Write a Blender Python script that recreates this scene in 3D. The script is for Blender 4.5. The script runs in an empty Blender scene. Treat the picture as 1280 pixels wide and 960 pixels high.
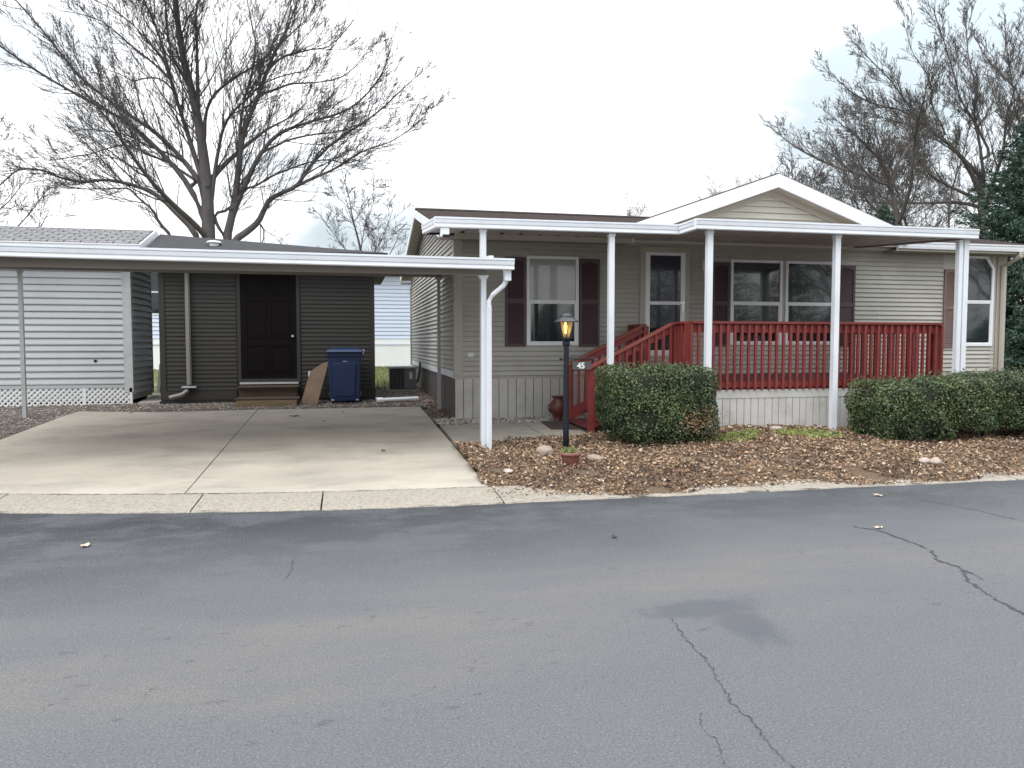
import bpy, bmesh, math, random
import numpy as np
from mathutils import Vector, Matrix
R = math.radians
sc = bpy.context.scene
COL = sc.collection

# ------------------------------------------------------------ camera
cam = bpy.data.cameras.new('camera')
cam.sensor_width = 36; cam.lens = 26.44; cam.clip_start = .05; cam.clip_end = 600
camo = bpy.data.objects.new('camera', cam); COL.objects.link(camo)
camo.location = (0, 0, 1.6); camo.rotation_euler = (R(90-3.15), 0, R(-12.3))
sc.camera = camo
# ------------------------------------------------------------ exposure
sc.view_settings.view_transform = 'Standard'; sc.view_settings.look = 'None'
sc.view_settings.exposure = 0.85; sc.view_settings.gamma = 1
# ------------------------------------------------------------ overcast sky
SUN_EL, SUN_AZ = R(50), R(232)      # azimuth clockwise from +Y: behind and left of the camera
wd = bpy.data.worlds.new('World'); sc.world = wd; wd.use_nodes = True
nt = wd.node_tree; nd = nt.nodes; lk = nt.links; nd.clear()
sky = nd.new('ShaderNodeTexSky'); sky.sky_type = 'NISHITA'; sky.sun_disc = False
sky.sun_elevation = SUN_EL; sky.sun_rotation = SUN_AZ
tc = nd.new('ShaderNodeTexCoord'); mp = nd.new('ShaderNodeMapping'); mp.inputs['Scale'].default_value = (1, 1, 2.2)
no = nd.new('ShaderNodeTexNoise'); no.inputs['Scale'].default_value = 2.4; no.inputs['Detail'].default_value = 5; no.inputs['Roughness'].default_value = .5
cr = nd.new('ShaderNodeValToRGB')
cr.color_ramp.elements[0].position = .37; cr.color_ramp.elements[0].color = (4.2, 4.75, 5.05, 1)
cr.color_ramp.elements[1].position = .52; cr.color_ramp.elements[1].color = (8.6, 8.7, 8.8, 1)
mx = nd.new('ShaderNodeMix'); mx.data_type = 'RGBA'; mx.inputs['Factor'].default_value = .92
bg = nd.new('ShaderNodeBackground'); bg.inputs['Strength'].default_value = .09
wo = nd.new('ShaderNodeOutputWorld')
lk.new(tc.outputs['Generated'], mp.inputs['Vector']); lk.new(mp.outputs[0], no.inputs['Vector'])
lk.new(no.outputs['Fac'], cr.inputs['Fac']); lk.new(sky.outputs[0], mx.inputs['A']); lk.new(cr.outputs[0], mx.inputs['B'])
# overcast luminance rises from the horizon to the zenith (CIE overcast sky)
sx = nd.new('ShaderNodeSeparateXYZ'); lk.new(tc.outputs['Generated'], sx.inputs[0])
el = nd.new('ShaderNodeMapRange'); el.inputs['From Min'].default_value = 0; el.inputs['From Max'].default_value = 1; el.inputs['To Min'].default_value = .86; el.inputs['To Max'].default_value = 2.3
lk.new(sx.outputs['Z'], el.inputs['Value'])
vm = nd.new('ShaderNodeVectorMath'); vm.operation = 'SCALE'; lk.new(mx.outputs['Result'], vm.inputs[0]); lk.new(el.outputs[0], vm.inputs['Scale'])
lk.new(vm.outputs[0], bg.inputs['Color']); lk.new(bg.outputs[0], wo.inputs['Surface'])
# ------------------------------------------------------------ soft sun
sl = bpy.data.lights.new('sun', 'SUN'); sl.energy = 1.0; sl.angle = R(40); sl.color = (1, .97, .93)
so = bpy.data.objects.new('sun', sl); COL.objects.link(so)
so.rotation_euler = (R(90)-SUN_EL, 0, R(180)-SUN_AZ)   # light comes from azimuth SUN_AZ
so.location = (-5, -5, 20)

# ============================================================ materials
def mat(name, col, rough=.7, var=.0, vscale=3.0, bump=0.0, bscale=60.0, metal=0.0, spec=.5, streak=None, col2=None, dirt=None, rnd=0.0, coat=0.0, detail=6):
    m = bpy.data.materials.new(name); m.use_nodes = True
    nt = m.node_tree; nd = nt.nodes; lk = nt.links
    b = nd['Principled BSDF']
    b.inputs['Roughness'].default_value = rough; b.inputs['Metallic'].default_value = metal
    b.inputs['Specular IOR Level'].default_value = spec; b.inputs['Coat Weight'].default_value = coat
    g = nd.new('ShaderNodeNewGeometry')
    mp = nd.new('ShaderNodeMapping')
    if streak: mp.inputs['Scale'].default_value = streak
    lk.new(g.outputs['Position'], mp.inputs['Vector'])
    c = nd.new('ShaderNodeRGB'); c.outputs[0].default_value = (*col, 1)
    out = c.outputs[0]
    if var > 0 or col2:
        n = nd.new('ShaderNodeTexNoise'); n.inputs['Scale'].default_value = vscale; n.inputs['Detail'].default_value = detail; n.inputs['Roughness'].default_value = .62
        lk.new(mp.outputs[0], n.inputs['Vector'])
        mr = nd.new('ShaderNodeMapRange'); mr.inputs['From Min'].default_value = .3; mr.inputs['From Max'].default_value = .7
        lk.new(n.outputs['Fac'], mr.inputs['Value'])
        x = nd.new('ShaderNodeMix'); x.data_type = 'RGBA'
        lk.new(mr.outputs[0], x.inputs['Factor'])
        if col2 is None:
            x.inputs['A'].default_value = (*[v*(1-var) for v in col], 1); x.inputs['B'].default_value = (*[min(1, v*(1+var)) for v in col], 1)
        else:
            x.inputs['A'].default_value = (*col, 1); x.inputs['B'].default_value = (*col2, 1)
        out = x.outputs['Result']
    if dirt:   # (colour, amount, scale)
        n = nd.new('ShaderNodeTexNoise'); n.inputs['Scale'].default_value = dirt[2]; n.inputs['Detail'].default_value = 8; n.inputs['Roughness'].default_value = .7
        lk.new(mp.outputs[0], n.inputs['Vector'])
        mr = nd.new('ShaderNodeMapRange'); mr.inputs['From Min'].default_value = .48; mr.inputs['From Max'].default_value = .72; mr.inputs['To Max'].default_value = dirt[1]
        lk.new(n.outputs['Fac'], mr.inputs['Value'])
        x = nd.new('ShaderNodeMix'); x.data_type = 'RGBA'; lk.new(mr.outputs[0], x.inputs['Factor'])
        lk.new(out, x.inputs['A']); x.inputs['B'].default_value = (*dirt[0], 1); out = x.outputs['Result']
    if rnd > 0:
        oi = nd.new('ShaderNodeObjectInfo'); mr = nd.new('ShaderNodeMapRange'); mr.inputs['To Min'].default_value = 1-rnd; mr.inputs['To Max'].default_value = 1+rnd
        lk.new(oi.outputs['Random'], mr.inputs['Value'])
        h = nd.new('ShaderNodeHueSaturation'); lk.new(mr.outputs[0], h.inputs['Value']); lk.new(out, h.inputs['Color']); out = h.outputs[0]
    lk.new(out, b.inputs['Base Color'])
    if bump > 0:
        n = nd.new('ShaderNodeTexNoise'); n.inputs['Scale'].default_value = bscale; n.inputs['Detail'].default_value = 5
        lk.new(mp.outputs[0] if streak else g.outputs['Position'], n.inputs['Vector'])
        bp = nd.new('ShaderNodeBump'); bp.inputs['Strength'].default_value = bump; bp.inputs['Distance'].default_value = .01
        lk.new(n.outputs['Fac'], bp.inputs['Height']); lk.new(bp.outputs[0], b.inputs['Normal'])
    return m

M = {}
M['siding'] = mat('taupe_siding', (.405, .392, .360), .5, .05, .8, .08, 25, rnd=.03, dirt=((.20, .185, .15), .35, 1.3))
M['skirt'] = mat('taupe_skirting', (.46, .445, .42), .5, .05, 1.5, .06, 30, rnd=.05, dirt=((.17, .15, .12), .4, 2.0))
M['deckskirt'] = mat('pale_skirting', (.52, .51, .49), .5, .05, 2, .05, 30, rnd=.05, dirt=((.3, .27, .22), .5, 3))
M['shedsiding'] = mat('grey_brown_siding', (.027, .025, .023), .75, .06, 1, .08, 25, rnd=.04)
M['white'] = mat('white_aluminium', (.70, .735, .79), .4, .05, 2, .0, dirt=((.46, .455, .44), .3, 1.2))
M['whitetrim'] = mat('white_trim', (.74, .76, .80), .45, .03, 2, dirt=((.5, .5, .48), .25, 4))
M['beige_trim'] = mat('beige_trim', (.40, .375, .33), .5, .04, 2, dirt=((.28, .25, .21), .3, 3))
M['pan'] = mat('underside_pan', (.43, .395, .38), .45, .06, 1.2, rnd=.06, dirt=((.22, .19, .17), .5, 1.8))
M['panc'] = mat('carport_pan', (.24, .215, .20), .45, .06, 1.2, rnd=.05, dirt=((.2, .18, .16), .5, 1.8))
M['greypost'] = mat('grey_post', (.42, .43, .44), .5, .05, 3, dirt=((.25, .24, .22), .4, 5))
M['rail'] = mat('barn_red_paint', (.190, .030, .026), .55, .12, 5, .15, 40, rnd=.09, dirt=((.10, .015, .015), .5, 7))
M['raillight'] = mat('worn_red_paint', (.24, .065, .048), .6, .15, 6, .15, 40, dirt=((.2, .03, .03), .6, 6))
M['tread'] = mat('dark_red_tread', (.12, .022, .028), .6, .15, 5, .2, 40, dirt=((.06, .02, .02), .5, 5))
M['shut'] = mat('burgundy_shutter', (.082, .050, .060), .6, .06, 3, dirt=((.08, .03, .05), .4, 4))
M['shutfade'] = mat('faded_shutter', (.175, .115, .105), .7, .06, 3, dirt=((.2, .12, .11), .4, 4))
M['roof'] = mat('brown_shingle', (.105, .085, .08), .9, .25, 9, .3, 80, dirt=((.05, .04, .04), .6, 25))
M['roofgrey'] = mat('grey_shingle', (.27, .27, .28), .9, .2, 9, .3, 80, dirt=((.1, .1, .1), .7, 12))
M['roofdark'] = mat('charcoal_shingle', (.032, .032, .036), .9, .2, 9, .3, 80)
M['whiteside'] = mat('white_siding', (.39, .41, .425), .45, .04, .7, .06, 25, rnd=.03, dirt=((.33, .33, .32), .5, 1.1))
M['farside'] = mat('pale_blue_siding', (.62, .69, .84), .5, .03, 1, rnd=.02)
M['farskirt'] = mat('far_white_skirt', (.85, .86, .86), .6, .03, 2)
M['lattice'] = mat('white_lattice', (.68, .69, .69), .5, .05, 4, dirt=((.4, .38, .33), .4, 4))
M['dark'] = mat('dark_void', (.012, .012, .012), .9)
M['doorbrown'] = mat('dark_maroon_door', (.0035, .002, .003), .75, .1, 3, spec=.15)
M['black'] = mat('black_metal', (.010, .014, .021), .45, .1, 5, spec=.3)
M['lampgrey'] = mat('dark_grey_metal', (.035, .037, .042), .4, .1, 5)
M['chrome'] = mat('brushed_metal', (.6, .6, .6), .25, metal=1)
M['blue'] = mat('blue_plastic', (.008, .028, .10), .42, .08, 3, dirt=((.01, .025, .08), .5, 6))
M['bluepale'] = mat('pale_mark', (.45, .5, .55), .5)
M['wood'] = mat('tan_lumber', (.24, .175, .10), .75, .2, 3, .3, 30, streak=(1, 9, 9), dirt=((.16, .10, .05), .5, 5))
M['wooddark'] = mat('weathered_lumber', (.06, .04, .025), .8, .2, 3, .3, 30, streak=(1, 9, 9))
M['board'] = mat('tan_fibreboard', (.13, .088, .058), .85, .12, 4, .1, 30, dirt=((.18, .11, .06), .5, 4))
M['terra'] = mat('terracotta_plastic', (.25, .105, .085), .6, .08, 8, dirt=((.2, .08, .06), .4, 12))
M['terradark'] = mat('dark_red_ceramic', (.09, .024, .02), .45, .2, 14, .3, 50)
M['mat'] = mat('brown_rubber_mat', (.06, .045, .042), .9, .15, 10, .4, 120)
M['stone'] = mat('tan_fieldstone', (.34, .27, .22), .85, .25, 9, .5, 40, dirt=((.18, .14, .11), .6, 14))
M['stonepale'] = mat('pale_pink_stone', (.42, .35, .31), .8, .2, 9, .4, 40)
M['outlet'] = mat('white_plastic', (.7, .7, .68), .4)
M['ac'] = mat('grey_enamel', (.16, .165, .16), .5, .1, 5)
M['acdark'] = mat('dark_grille', (.022, .023, .028), .6)
M['signgrey'] = mat('sign_slate_grey', (.06, .07, .066), .5, .1, 5)
M['concrete'] = mat('driveway_concrete', (.435, .395, .335), .85, .14, .7, .35, 160, streak=(.8, 1.4, 1), dirt=((.25, .22, .19), .85, .9))
M['walk'] = mat('walkway_concrete', (.36, .335, .29), .9, .1, 1.5, .35, 160, dirt=((.22, .19, .15), .5, 2.2))
M['kerb'] = mat('exposed_aggregate', (.37, .335, .285), .9, .35, 70, 1.0, 110, dirt=((.17, .14, .115), .85, 24))
M['dirt'] = mat('brown_soil', (.085, .062, .045), .95, .3, 6, .8, 50)
M['mulch'] = mat('shredded_mulch', (.10, .068, .044), .95, .5, 30, .9, 60, dirt=((.26, .175, .105), .7, 45))
M['ground'] = mat('winter_lawn', (.17, .17, .08), .95, .3, 1.2, .8, 40, dirt=((.20, .17, .09), .6, 4))
M['gravel'] = mat('brown_gravel_bed', (.14, .12, .105), .95, .35, 14, 1, 60)
M['bark'] = mat('grey_brown_bark', (.083, .074, .074), .95, .25, 8, .9, 14, streak=(1, 1, .25))
M['barkr'] = mat('brown_bark', (.095, .085, .082), .95, .25, 8, .9, 14, streak=(1, 1, .25))
M['barkfar'] = mat('haze_paled_bark', (.42, .39, .40), .95, .1, 8)  # bark lightened in colour to imitate haze on distant trees
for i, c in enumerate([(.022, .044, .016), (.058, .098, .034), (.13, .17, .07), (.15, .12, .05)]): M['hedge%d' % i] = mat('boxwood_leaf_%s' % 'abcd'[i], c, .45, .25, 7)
M['hedgecore'] = mat('hedge_inner_twigs', (.016, .02, .010), .95, .3, 12)  # near-black colour stands in for shade inside the shrubs
for i, c in enumerate([(.018, .045, .030), (.032, .072, .048), (.055, .10, .068), (.09, .10, .05)]): M['spruce%d' % i] = mat('spruce_needle_%s' % 'abcd'[i], c, .7, .25, 3)
for i, c in enumerate([(.28, .175, .105), (.38, .27, .17), (.14, .088, .058), (.53, .44, .33), (.062, .044, .040), (.27, .155, .095)]): M['leaf%d' % i] = mat('dry_leaf_%s' % 'abcdef'[i], c, .8, .3, 30)
for i, c in enumerate([(.30, .28, .25), (.14, .12, .11), (.45, .42, .38), (.20, .14, .11)]): M['peb%d' % i] = mat('pebble_%s' % 'abcd'[i], c, .8, .2, 20)
for i, c in enumerate([(.13, .17, .05), (.20, .23, .08), (.27, .25, .13)]): M['grass%d' % i] = mat('grass_blade_%s' % 'abc'[i], c, .7, .2, 5)

def glass_dark(name, col, rough, spec=.6):
    m = mat(name, col, rough, .15, 1.5, spec=spec, coat=1.0, bump=.012, bscale=2.5)
    m.node_tree.nodes['Principled BSDF'].inputs['Coat IOR'].default_value = 1.45
    m.node_tree.nodes['Principled BSDF'].inputs['Coat Roughness'].default_value = .01
    m.node_tree.nodes['Principled BSDF'].inputs['IOR'].default_value = 1.6
    return m
M['pane'] = glass_dark('window_glass', (.008, .016, .018), .06)
M['paneup'] = glass_dark('pale_window_glass', (.27, .285, .275), .2)  # paler, rougher pane for an upper sash
M['doorpane'] = glass_dark('storm_door_glass', (.006, .009, .022), .1, .5)
M['doorpane'].node_tree.nodes['Principled BSDF'].inputs['Coat IOR'].default_value = 1.4

def amber():
    m = bpy.data.materials.new('amber_lantern_glass'); m.use_nodes = True
    nd = m.node_tree.nodes; lk = m.node_tree.links; nd.clear()
    t = nd.new('ShaderNodeBsdfTransparent'); t.inputs[0].default_value = (.95, .80, .52, 1)
    g = nd.new('ShaderNodeBsdfGlossy'); g.inputs['Roughness'].default_value = .1
    d = nd.new('ShaderNodeBsdfTranslucent'); d.inputs[0].default_value = (.85, .7, .42, 1)
    n = nd.new('ShaderNodeTexNoise'); n.inputs['Scale'].default_value = 60
    b = nd.new('ShaderNodeBump'); b.inputs['Strength'].default_value = .5; lk.new(n.outputs['Fac'], b.inputs['Height'])
    lk.new(b.outputs[0], g.inputs['Normal'])
    m1 = nd.new('ShaderNodeMixShader'); m1.inputs[0].default_value = .35; m2 = nd.new('ShaderNodeMixShader'); m2.inputs[0].default_value = .1
    lk.new(t.outputs[0], m1.inputs[1]); lk.new(d.outputs[0], m1.inputs[2]); lk.new(m1.outputs[0], m2.inputs[1]); lk.new(g.outputs[0], m2.inputs[2])
    o = nd.new('ShaderNodeOutputMaterial'); lk.new(m2.outputs[0], o.inputs[0]); return m
M['amber'] = amber()
def emit(name, col, s):
    m = bpy.data.materials.new(name); m.use_nodes = True; b = m.node_tree.nodes['Principled BSDF']
    b.inputs['Base Color'].default_value = (*col, 1); b.inputs['Emission Color'].default_value = (*col, 1); b.inputs['Emission Strength'].default_value = s
    return m
M['bulb'] = emit('glowing_bulb', (1, .72, .25), 4)

def asphalt():
    m = mat('sealed_asphalt', (.12, .125, .135), .66, 0, bump=.9, bscale=170, spec=.25)
    nt = m.node_tree; nd = nt.nodes; lk = nt.links; b = nd['Principled BSDF']
    g = nd.new('ShaderNodeNewGeometry'); s = nd.new('ShaderNodeSeparateXYZ'); lk.new(g.outputs['Position'], s.inputs[0])
    def noise(scale, sx, sy, det=6, ro=.6):
        mp = nd.new('ShaderNodeMapping'); mp.inputs['Scale'].default_value = (sx, sy, 1); lk.new(g.outputs['Position'], mp.inputs[0])
        n = nd.new('ShaderNodeTexNoise'); n.inputs['Scale'].default_value = scale; n.inputs['Detail'].default_value = det; n.inputs['Roughness'].default_value = ro
        lk.new(mp.outputs[0], n.inputs['Vector']); return n.outputs['Fac']
    def mth(op, a, bb, c=None):
        n = nd.new('ShaderNodeMath'); n.operation = op
        for i, v in enumerate((a, bb, c)):
            if v is None: continue
            if isinstance(v, (int, float)): n.inputs[i].default_value = v
            else: lk.new(v, n.inputs[i])
        return n.outputs[0]
    def ramp(v, a, c, lo=0, hi=1):
        n = nd.new('ShaderNodeMapRange'); n.interpolation_type = 'SMOOTHSTEP'
        n.inputs['From Min'].default_value = a; n.inputs['From Max'].default_value = c; n.inputs['To Min'].default_value = lo; n.inputs['To Max'].default_value = hi
        lk.new(v, n.inputs['Value']); return n.outputs[0]
    def mix(f, a, c):
        n = nd.new('ShaderNodeMix'); n.data_type = 'RGBA'; lk.new(f, n.inputs['Factor'])
        for k, v in (('A', a), ('B', c)):
            if isinstance(v, tuple): n.inputs[k].default_value = (*v, 1)
            else: lk.new(v, n.inputs[k])
        return n.outputs['Result']
    yw = mth('ADD', s.outputs['Y'], mth('MULTIPLY', mth('SUBTRACT', noise(.5, .5, 1), .5), 2.2))
    yw = mth('SUBTRACT', yw, mth('MULTIPLY', s.outputs['X'], .12))
    seal = ramp(yw, 3.9, 7.6)                                       # fresher seal coat beside the kerb
    col = mix(seal, (.141, .145, .155), (.031, .034, .040))
    # worn brownish wheel track along the road
    tr = mth('MULTIPLY', ramp(yw, 3.2, 3.75), ramp(yw, 4.6, 5.2, 1, 0))
    tr = mth('MULTIPLY', tr, ramp(noise(1.4, .3, 1.3), .35, .62))
    col = mix(mth('MULTIPLY', tr, .75), col, (.185, .172, .162))
    # isolated dark blotches inside the track
    bl = mth('MULTIPLY', ramp(noise(4.5, 1.3, 2.2, 5, .7), .59, .67), mth('MULTIPLY', ramp(yw, 2.9, 3.4), ramp(yw, 4.4, 5.0, 1, 0)))
    col = mix(mth('MULTIPLY', bl, .65), col, (.07, .07, .074))
    # large soft mottling, then fine aggregate speckle
    col = mix(ramp(noise(1.3, .55, 1.0, 10, .8), .44, .60, 0, .55), col, (.13, .138, .152))
    col = mix(ramp(noise(80, 1, 1, 3, .8), .50, .70, 0, .6), col, (.30, .30, .31))
    col = mix(ramp(noise(95, 1, 1, 3, .8), .50, .68, 0, .75), col, (.045, .048, .055))
    col = mix(ramp(noise(22, 1, 1.6, 5, .8), .56, .74, 0, .3), col, (.22, .217, .21))
    # one darker worn patch where the crack begins
    def ell(cx, cy, rx, ry):
        dx = mth('DIVIDE', mth('SUBTRACT', s.outputs['X'], cx), rx); dy = mth('DIVIDE', mth('SUBTRACT', s.outputs['Y'], cy), ry)
        return mth('SQRT', mth('ADD', mth('MULTIPLY', dx, dx), mth('MULTIPLY', dy, dy)), 0)
    d = mth('MINIMUM', ell(2.08, 4.10, .42, .17), ell(2.2, 3.80, .17, .30)); d = mth('ADD', d, mth('MULTIPLY', mth('SUBTRACT', noise(7, 1, 1, 8, .75), .5), 1.7))
    col = mix(ramp(d, .55, 1.2, .62, 0), col, (.085, .092, .108))
    lk.new(col, b.inputs['Base Color']); return m
M['asphalt'] = asphalt()
M['asphaltpatch'] = mat('dark_asphalt_patch', (.135, .142, .16), .7, .15, 6, .6, 170, dirt=((.24, .24, .25), .8, 60))
M['crack'] = mat('open_crack', (.06, .06, .063), .9, .3, 30)
M['tar'] = mat('tar_filled_crack', (.045, .046, .052), .5, .3, 30)

# ============================================================ mesh helpers
ORG = {}
def org(p): return ORG.get(p.name, Vector((0, 0, 0))) if p is not None else Vector((0, 0, 0))
def link(o, parent=None):
    COL.objects.link(o)
    if parent is not None:
        o.parent = parent; ORG[o.name] = org(parent)
    return o
def thing(name, loc, label, cat, group=None, kind=None):
    o = bpy.data.objects.new(name, None); COL.objects.link(o); o.location = loc; o.empty_display_size = .2
    ORG[o.name] = Vector(loc)
    if label: o['label'] = label
    if cat: o['category'] = cat
    if group: o['group'] = group
    if kind: o['kind'] = kind
    return o
def tag(o, label, cat, group=None, kind=None):
    if label: o['label'] = label
    if cat: o['category'] = cat
    if group: o['group'] = group
    if kind: o['kind'] = kind
    return o
class MB:
    def __init__(s): s.v = []; s.f = []; s.mi = []
    def add(s, vs, fs, mi=0):
        b = len(s.v); s.v += [tuple(v) for v in vs]; s.f += [tuple(b+i for i in f) for f in fs]; s.mi += [mi]*len(fs)
        return s
    def box(s, x0, x1, y0, y1, z0, z1, mi=0):
        return s.add([(x0, y0, z0), (x1, y0, z0), (x1, y1, z0), (x0, y1, z0), (x0, y0, z1), (x1, y0, z1), (x1, y1, z1), (x0, y1, z1)],
                     [(0, 3, 2, 1), (4, 5, 6, 7), (0, 1, 5, 4), (1, 2, 6, 5), (2, 3, 7, 6), (3, 0, 4, 7)], mi)
    def bar(s, p0, p1, w, h, mi=0, up=(0, 0, 1)):
        """box beam from p0 to p1: w across, h along 'up'"""
        p0 = Vector(p0); p1 = Vector(p1); d = (p1-p0).normalized(); up = Vector(up)
        a = d.cross(up).normalized(); u = a.cross(d).normalized(); a *= w/2; u *= h/2
        q = [p+x*a+y*u for p in (p0, p1) for x, y in ((-1, -1), (1, -1), (1, 1), (-1, 1))]
        return s.add(q, [(0, 1, 2, 3), (7, 6, 5, 4), (0, 4, 5, 1), (1, 5, 6, 2), (2, 6, 7, 3), (3, 7, 4, 0)], mi)
    def extr(s, prof, p0, p1, n, mi=0):
        """profile (out along n, z) extruded from p0 to p1"""
        p0 = Vector(p0); p1 = Vector(p1); n = Vector(n); k = len(prof); z = Vector((0, 0, 1))
        vs = [p+n*a+z*b for p in (p0, p1) for a, b in prof]
        fs = [(i, (i+1) % k, (i+1) % k+k, i+k) for i in range(k)]
        return s.add(vs, fs+[tuple(range(k))[::-1], tuple(range(k, 2*k))], mi)
    def tube(s, pts, rad, n=8, mi=0, cap=True):
        pts = [Vector(p) for p in pts]; b = len(s.v); m = len(pts)
        for i, p in enumerate(pts):
            d = (pts[min(i+1, m-1)]-pts[max(i-1, 0)]).normalized()
            a = d.cross(Vector((0, 0, 1)) if abs(d.z) < .9 else Vector((0, 1, 0))).normalized(); c = d.cross(a)
            r = rad[i] if isinstance(rad, (list, tuple)) else rad
            for j in range(n):
                t = 2*math.pi*j/n; s.v.append(tuple(p+a*math.cos(t)*r+c*math.sin(t)*r))
        for i in range(m-1):
            for j in range(n):
                k = (j+1) % n; s.f.append((b+i*n+j, b+i*n+k, b+(i+1)*n+k, b+(i+1)*n+j)); s.mi.append(mi)
        if cap:
            s.f.append(tuple(range(b, b+n))[::-1]); s.f.append(tuple(range(b+(m-1)*n, b+m*n))); s.mi += [mi, mi]
        return s
    def lathe(s, prof, c, n=20, mi=0, sq=None):
        b = len(s.v); m = len(prof)
        for r, z in prof:
            for j in range(n):
                t = 2*math.pi*(j+.5)/n; s.v.append((c[0]+math.cos(t)*r, c[1]+math.sin(t)*r, c[2]+z))
        for i in range(m-1):
            for j in range(n):
                k = (j+1) % n; s.f.append((b+i*n+j, b+i*n+k, b+(i+1)*n+k, b+(i+1)*n+j)); s.mi.append(mi)
        s.f.append(tuple(range(b, b+n))[::-1]); s.f.append(tuple(range(b+(m-1)*n, b+m*n))); s.mi += [mi, mi]
        return s
    def ring(s, x0, x1, z0, z1, y0, y1, w, mi=0, axis='y'):
        """rectangular frame in the xz plane, butt jointed"""
        s.box(x0, x0+w, y0, y1, z0, z1, mi); s.box(x1-w, x1, y0, y1, z0, z1, mi)
        s.box(x0+w, x1-w, y0, y1, z0, z0+w, mi); s.box(x0+w, x1-w, y0, y1, z1-w, z1, mi); return s
    def mesh(s, name, mats, off=Vector((0, 0, 0)), smooth=False):
        me = bpy.data.meshes.new(name)
        me.from_pydata([(a-off[0], b-off[1], c-off[2]) for a, b, c in s.v], [], s.f)
        if not isinstance(mats, (list, tuple)): mats = [mats]
        for m in mats: me.materials.append(m)
        if len(mats) > 1: me.polygons.foreach_set('material_index', s.mi)
        if smooth: me.polygons.foreach_set('use_smooth', [True]*len(me.polygons))
        me.update(); return me
    def build(s, name, mats, parent=None, smooth=False):
        o = bpy.data.objects.new(name, s.mesh(name, mats, org(parent), smooth)); return link(o, parent)
def inst(name, me, loc, rotz=0, parent=None, rot=None):
    o = bpy.data.objects.new(name, me); o.location = Vector(loc)-org(parent); o.rotation_euler = rot or (0, 0, rotz)
    COL.objects.link(o)
    if parent is not None: o.parent = parent
    return o
def bx(name, x0, x1, y0, y1, z0, z1, m, parent=None): return MB().box(x0, x1, y0, y1, z0, z1).build(name, m, parent)
def bevel(o, w=.006, seg=2):
    b = o.modifiers.new('bevel', 'BEVEL'); b.width = w; b.segments = seg; b.limit_method = 'ANGLE'; return o
def fast(name, V, F, mats, MI=None, parent=None, smooth=False):
    """numpy mesh: V (n,3); F (m,k)"""
    o = org(parent); V = np.asarray(V, dtype=np.float32)-np.array(o, dtype=np.float32); F = np.asarray(F, dtype=np.int32); k = F.shape[1]
    me = bpy.data.meshes.new(name); me.vertices.add(len(V)); me.vertices.foreach_set('co', V.ravel())
    me.loops.add(F.size); me.loops.foreach_set('vertex_index', F.ravel())
    me.polygons.add(len(F)); me.polygons.foreach_set('loop_start', np.arange(0, F.size, k, dtype=np.int32))
    if not isinstance(mats, (list, tuple)): mats = [mats]
    for m in mats: me.materials.append(m)
    if MI is not None: me.polygons.foreach_set('material_index', np.asarray(MI, dtype=np.int32))
    me.polygons.foreach_set('use_smooth', np.full(len(F), smooth, dtype=bool))
    me.update(calc_edges=True); me.validate()
    return link(bpy.data.objects.new(name, me), parent)
rs = np.random.RandomState(7); random.seed(11)
def leaves(name, P, N, S, mats, probs=None, parent=None, wid=.32, curl=.12, T=None):
    n = len(P); N = N/np.linalg.norm(N, axis=1, keepdims=True)
    if T is None: T = rs.normal(size=(n, 3))
    T = T-N*(T*N).sum(1, keepdims=True); T /= np.linalg.norm(T, axis=1, keepdims=True)+1e-9
    B = np.cross(N, T); S = np.asarray(S).reshape(-1, 1)*np.ones((n, 1))
    V = np.stack([P-T*S*.5, P+B*S*wid+N*S*curl, P+T*S*.5, P-B*S*wid+N*S*curl], 1).reshape(-1, 3)
    i = np.arange(n)[:, None]*4
    F = np.concatenate([i+[[0, 1, 2]], i+[[0, 2, 3]]], 1).reshape(-1, 3)
    mi = rs.choice(len(mats), n, p=probs); return fast(name, V, F, mats, np.repeat(mi, 2), parent)
def twigs(segs):
    """segments (p0,p1,r0,r1) -> open three-sided prisms, arrays V,F"""
    A = np.array([s[0] for s in segs]); B = np.array([s[1] for s in segs]); r0 = np.array([s[2] for s in segs])[:, None]; r1 = np.array([s[3] for s in segs])[:, None]
    D = B-A; D /= np.linalg.norm(D, axis=1, keepdims=True)+1e-9
    H = np.where(np.abs(D[:, 2:3]) < .9, np.array([[0, 0, 1.]]), np.array([[0, 1., 0]]))
    U = np.cross(D, H); U /= np.linalg.norm(U, axis=1, keepdims=True); W = np.cross(D, U)
    vs = []
    for P, r in ((A, r0), (B, r1)):
        for j in range(3):
            t = 2*math.pi*j/3; vs.append(P+U*math.cos(t)*r+W*math.sin(t)*r)
    V = np.stack(vs, 1).reshape(-1, 3); i = np.arange(len(segs))[:, None]*6
    F = np.concatenate([i+[[0, 1, 4, 3]], i+[[1, 2, 5, 4]], i+[[2, 0, 3, 5]]], 1).reshape(-1, 4)
    return V, F

# ============================================================ the lie of the land
def edge(x): return 7.25+(.026*(1.6-x)**2 if 1.6 > x > -4 else 0)+(0 if x > -4 else .815+.29*(-4-x)*.6)
def kb(x): return edge(x)+.66
def gz(x, y):
    e = kb(x)
    if y < e: return .045
    z = .045+(y-e)*.0412
    if y > 14.9: z = min(z, .045+(14.9-e)*.0412)+(y-14.9)*.013
    return z

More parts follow.
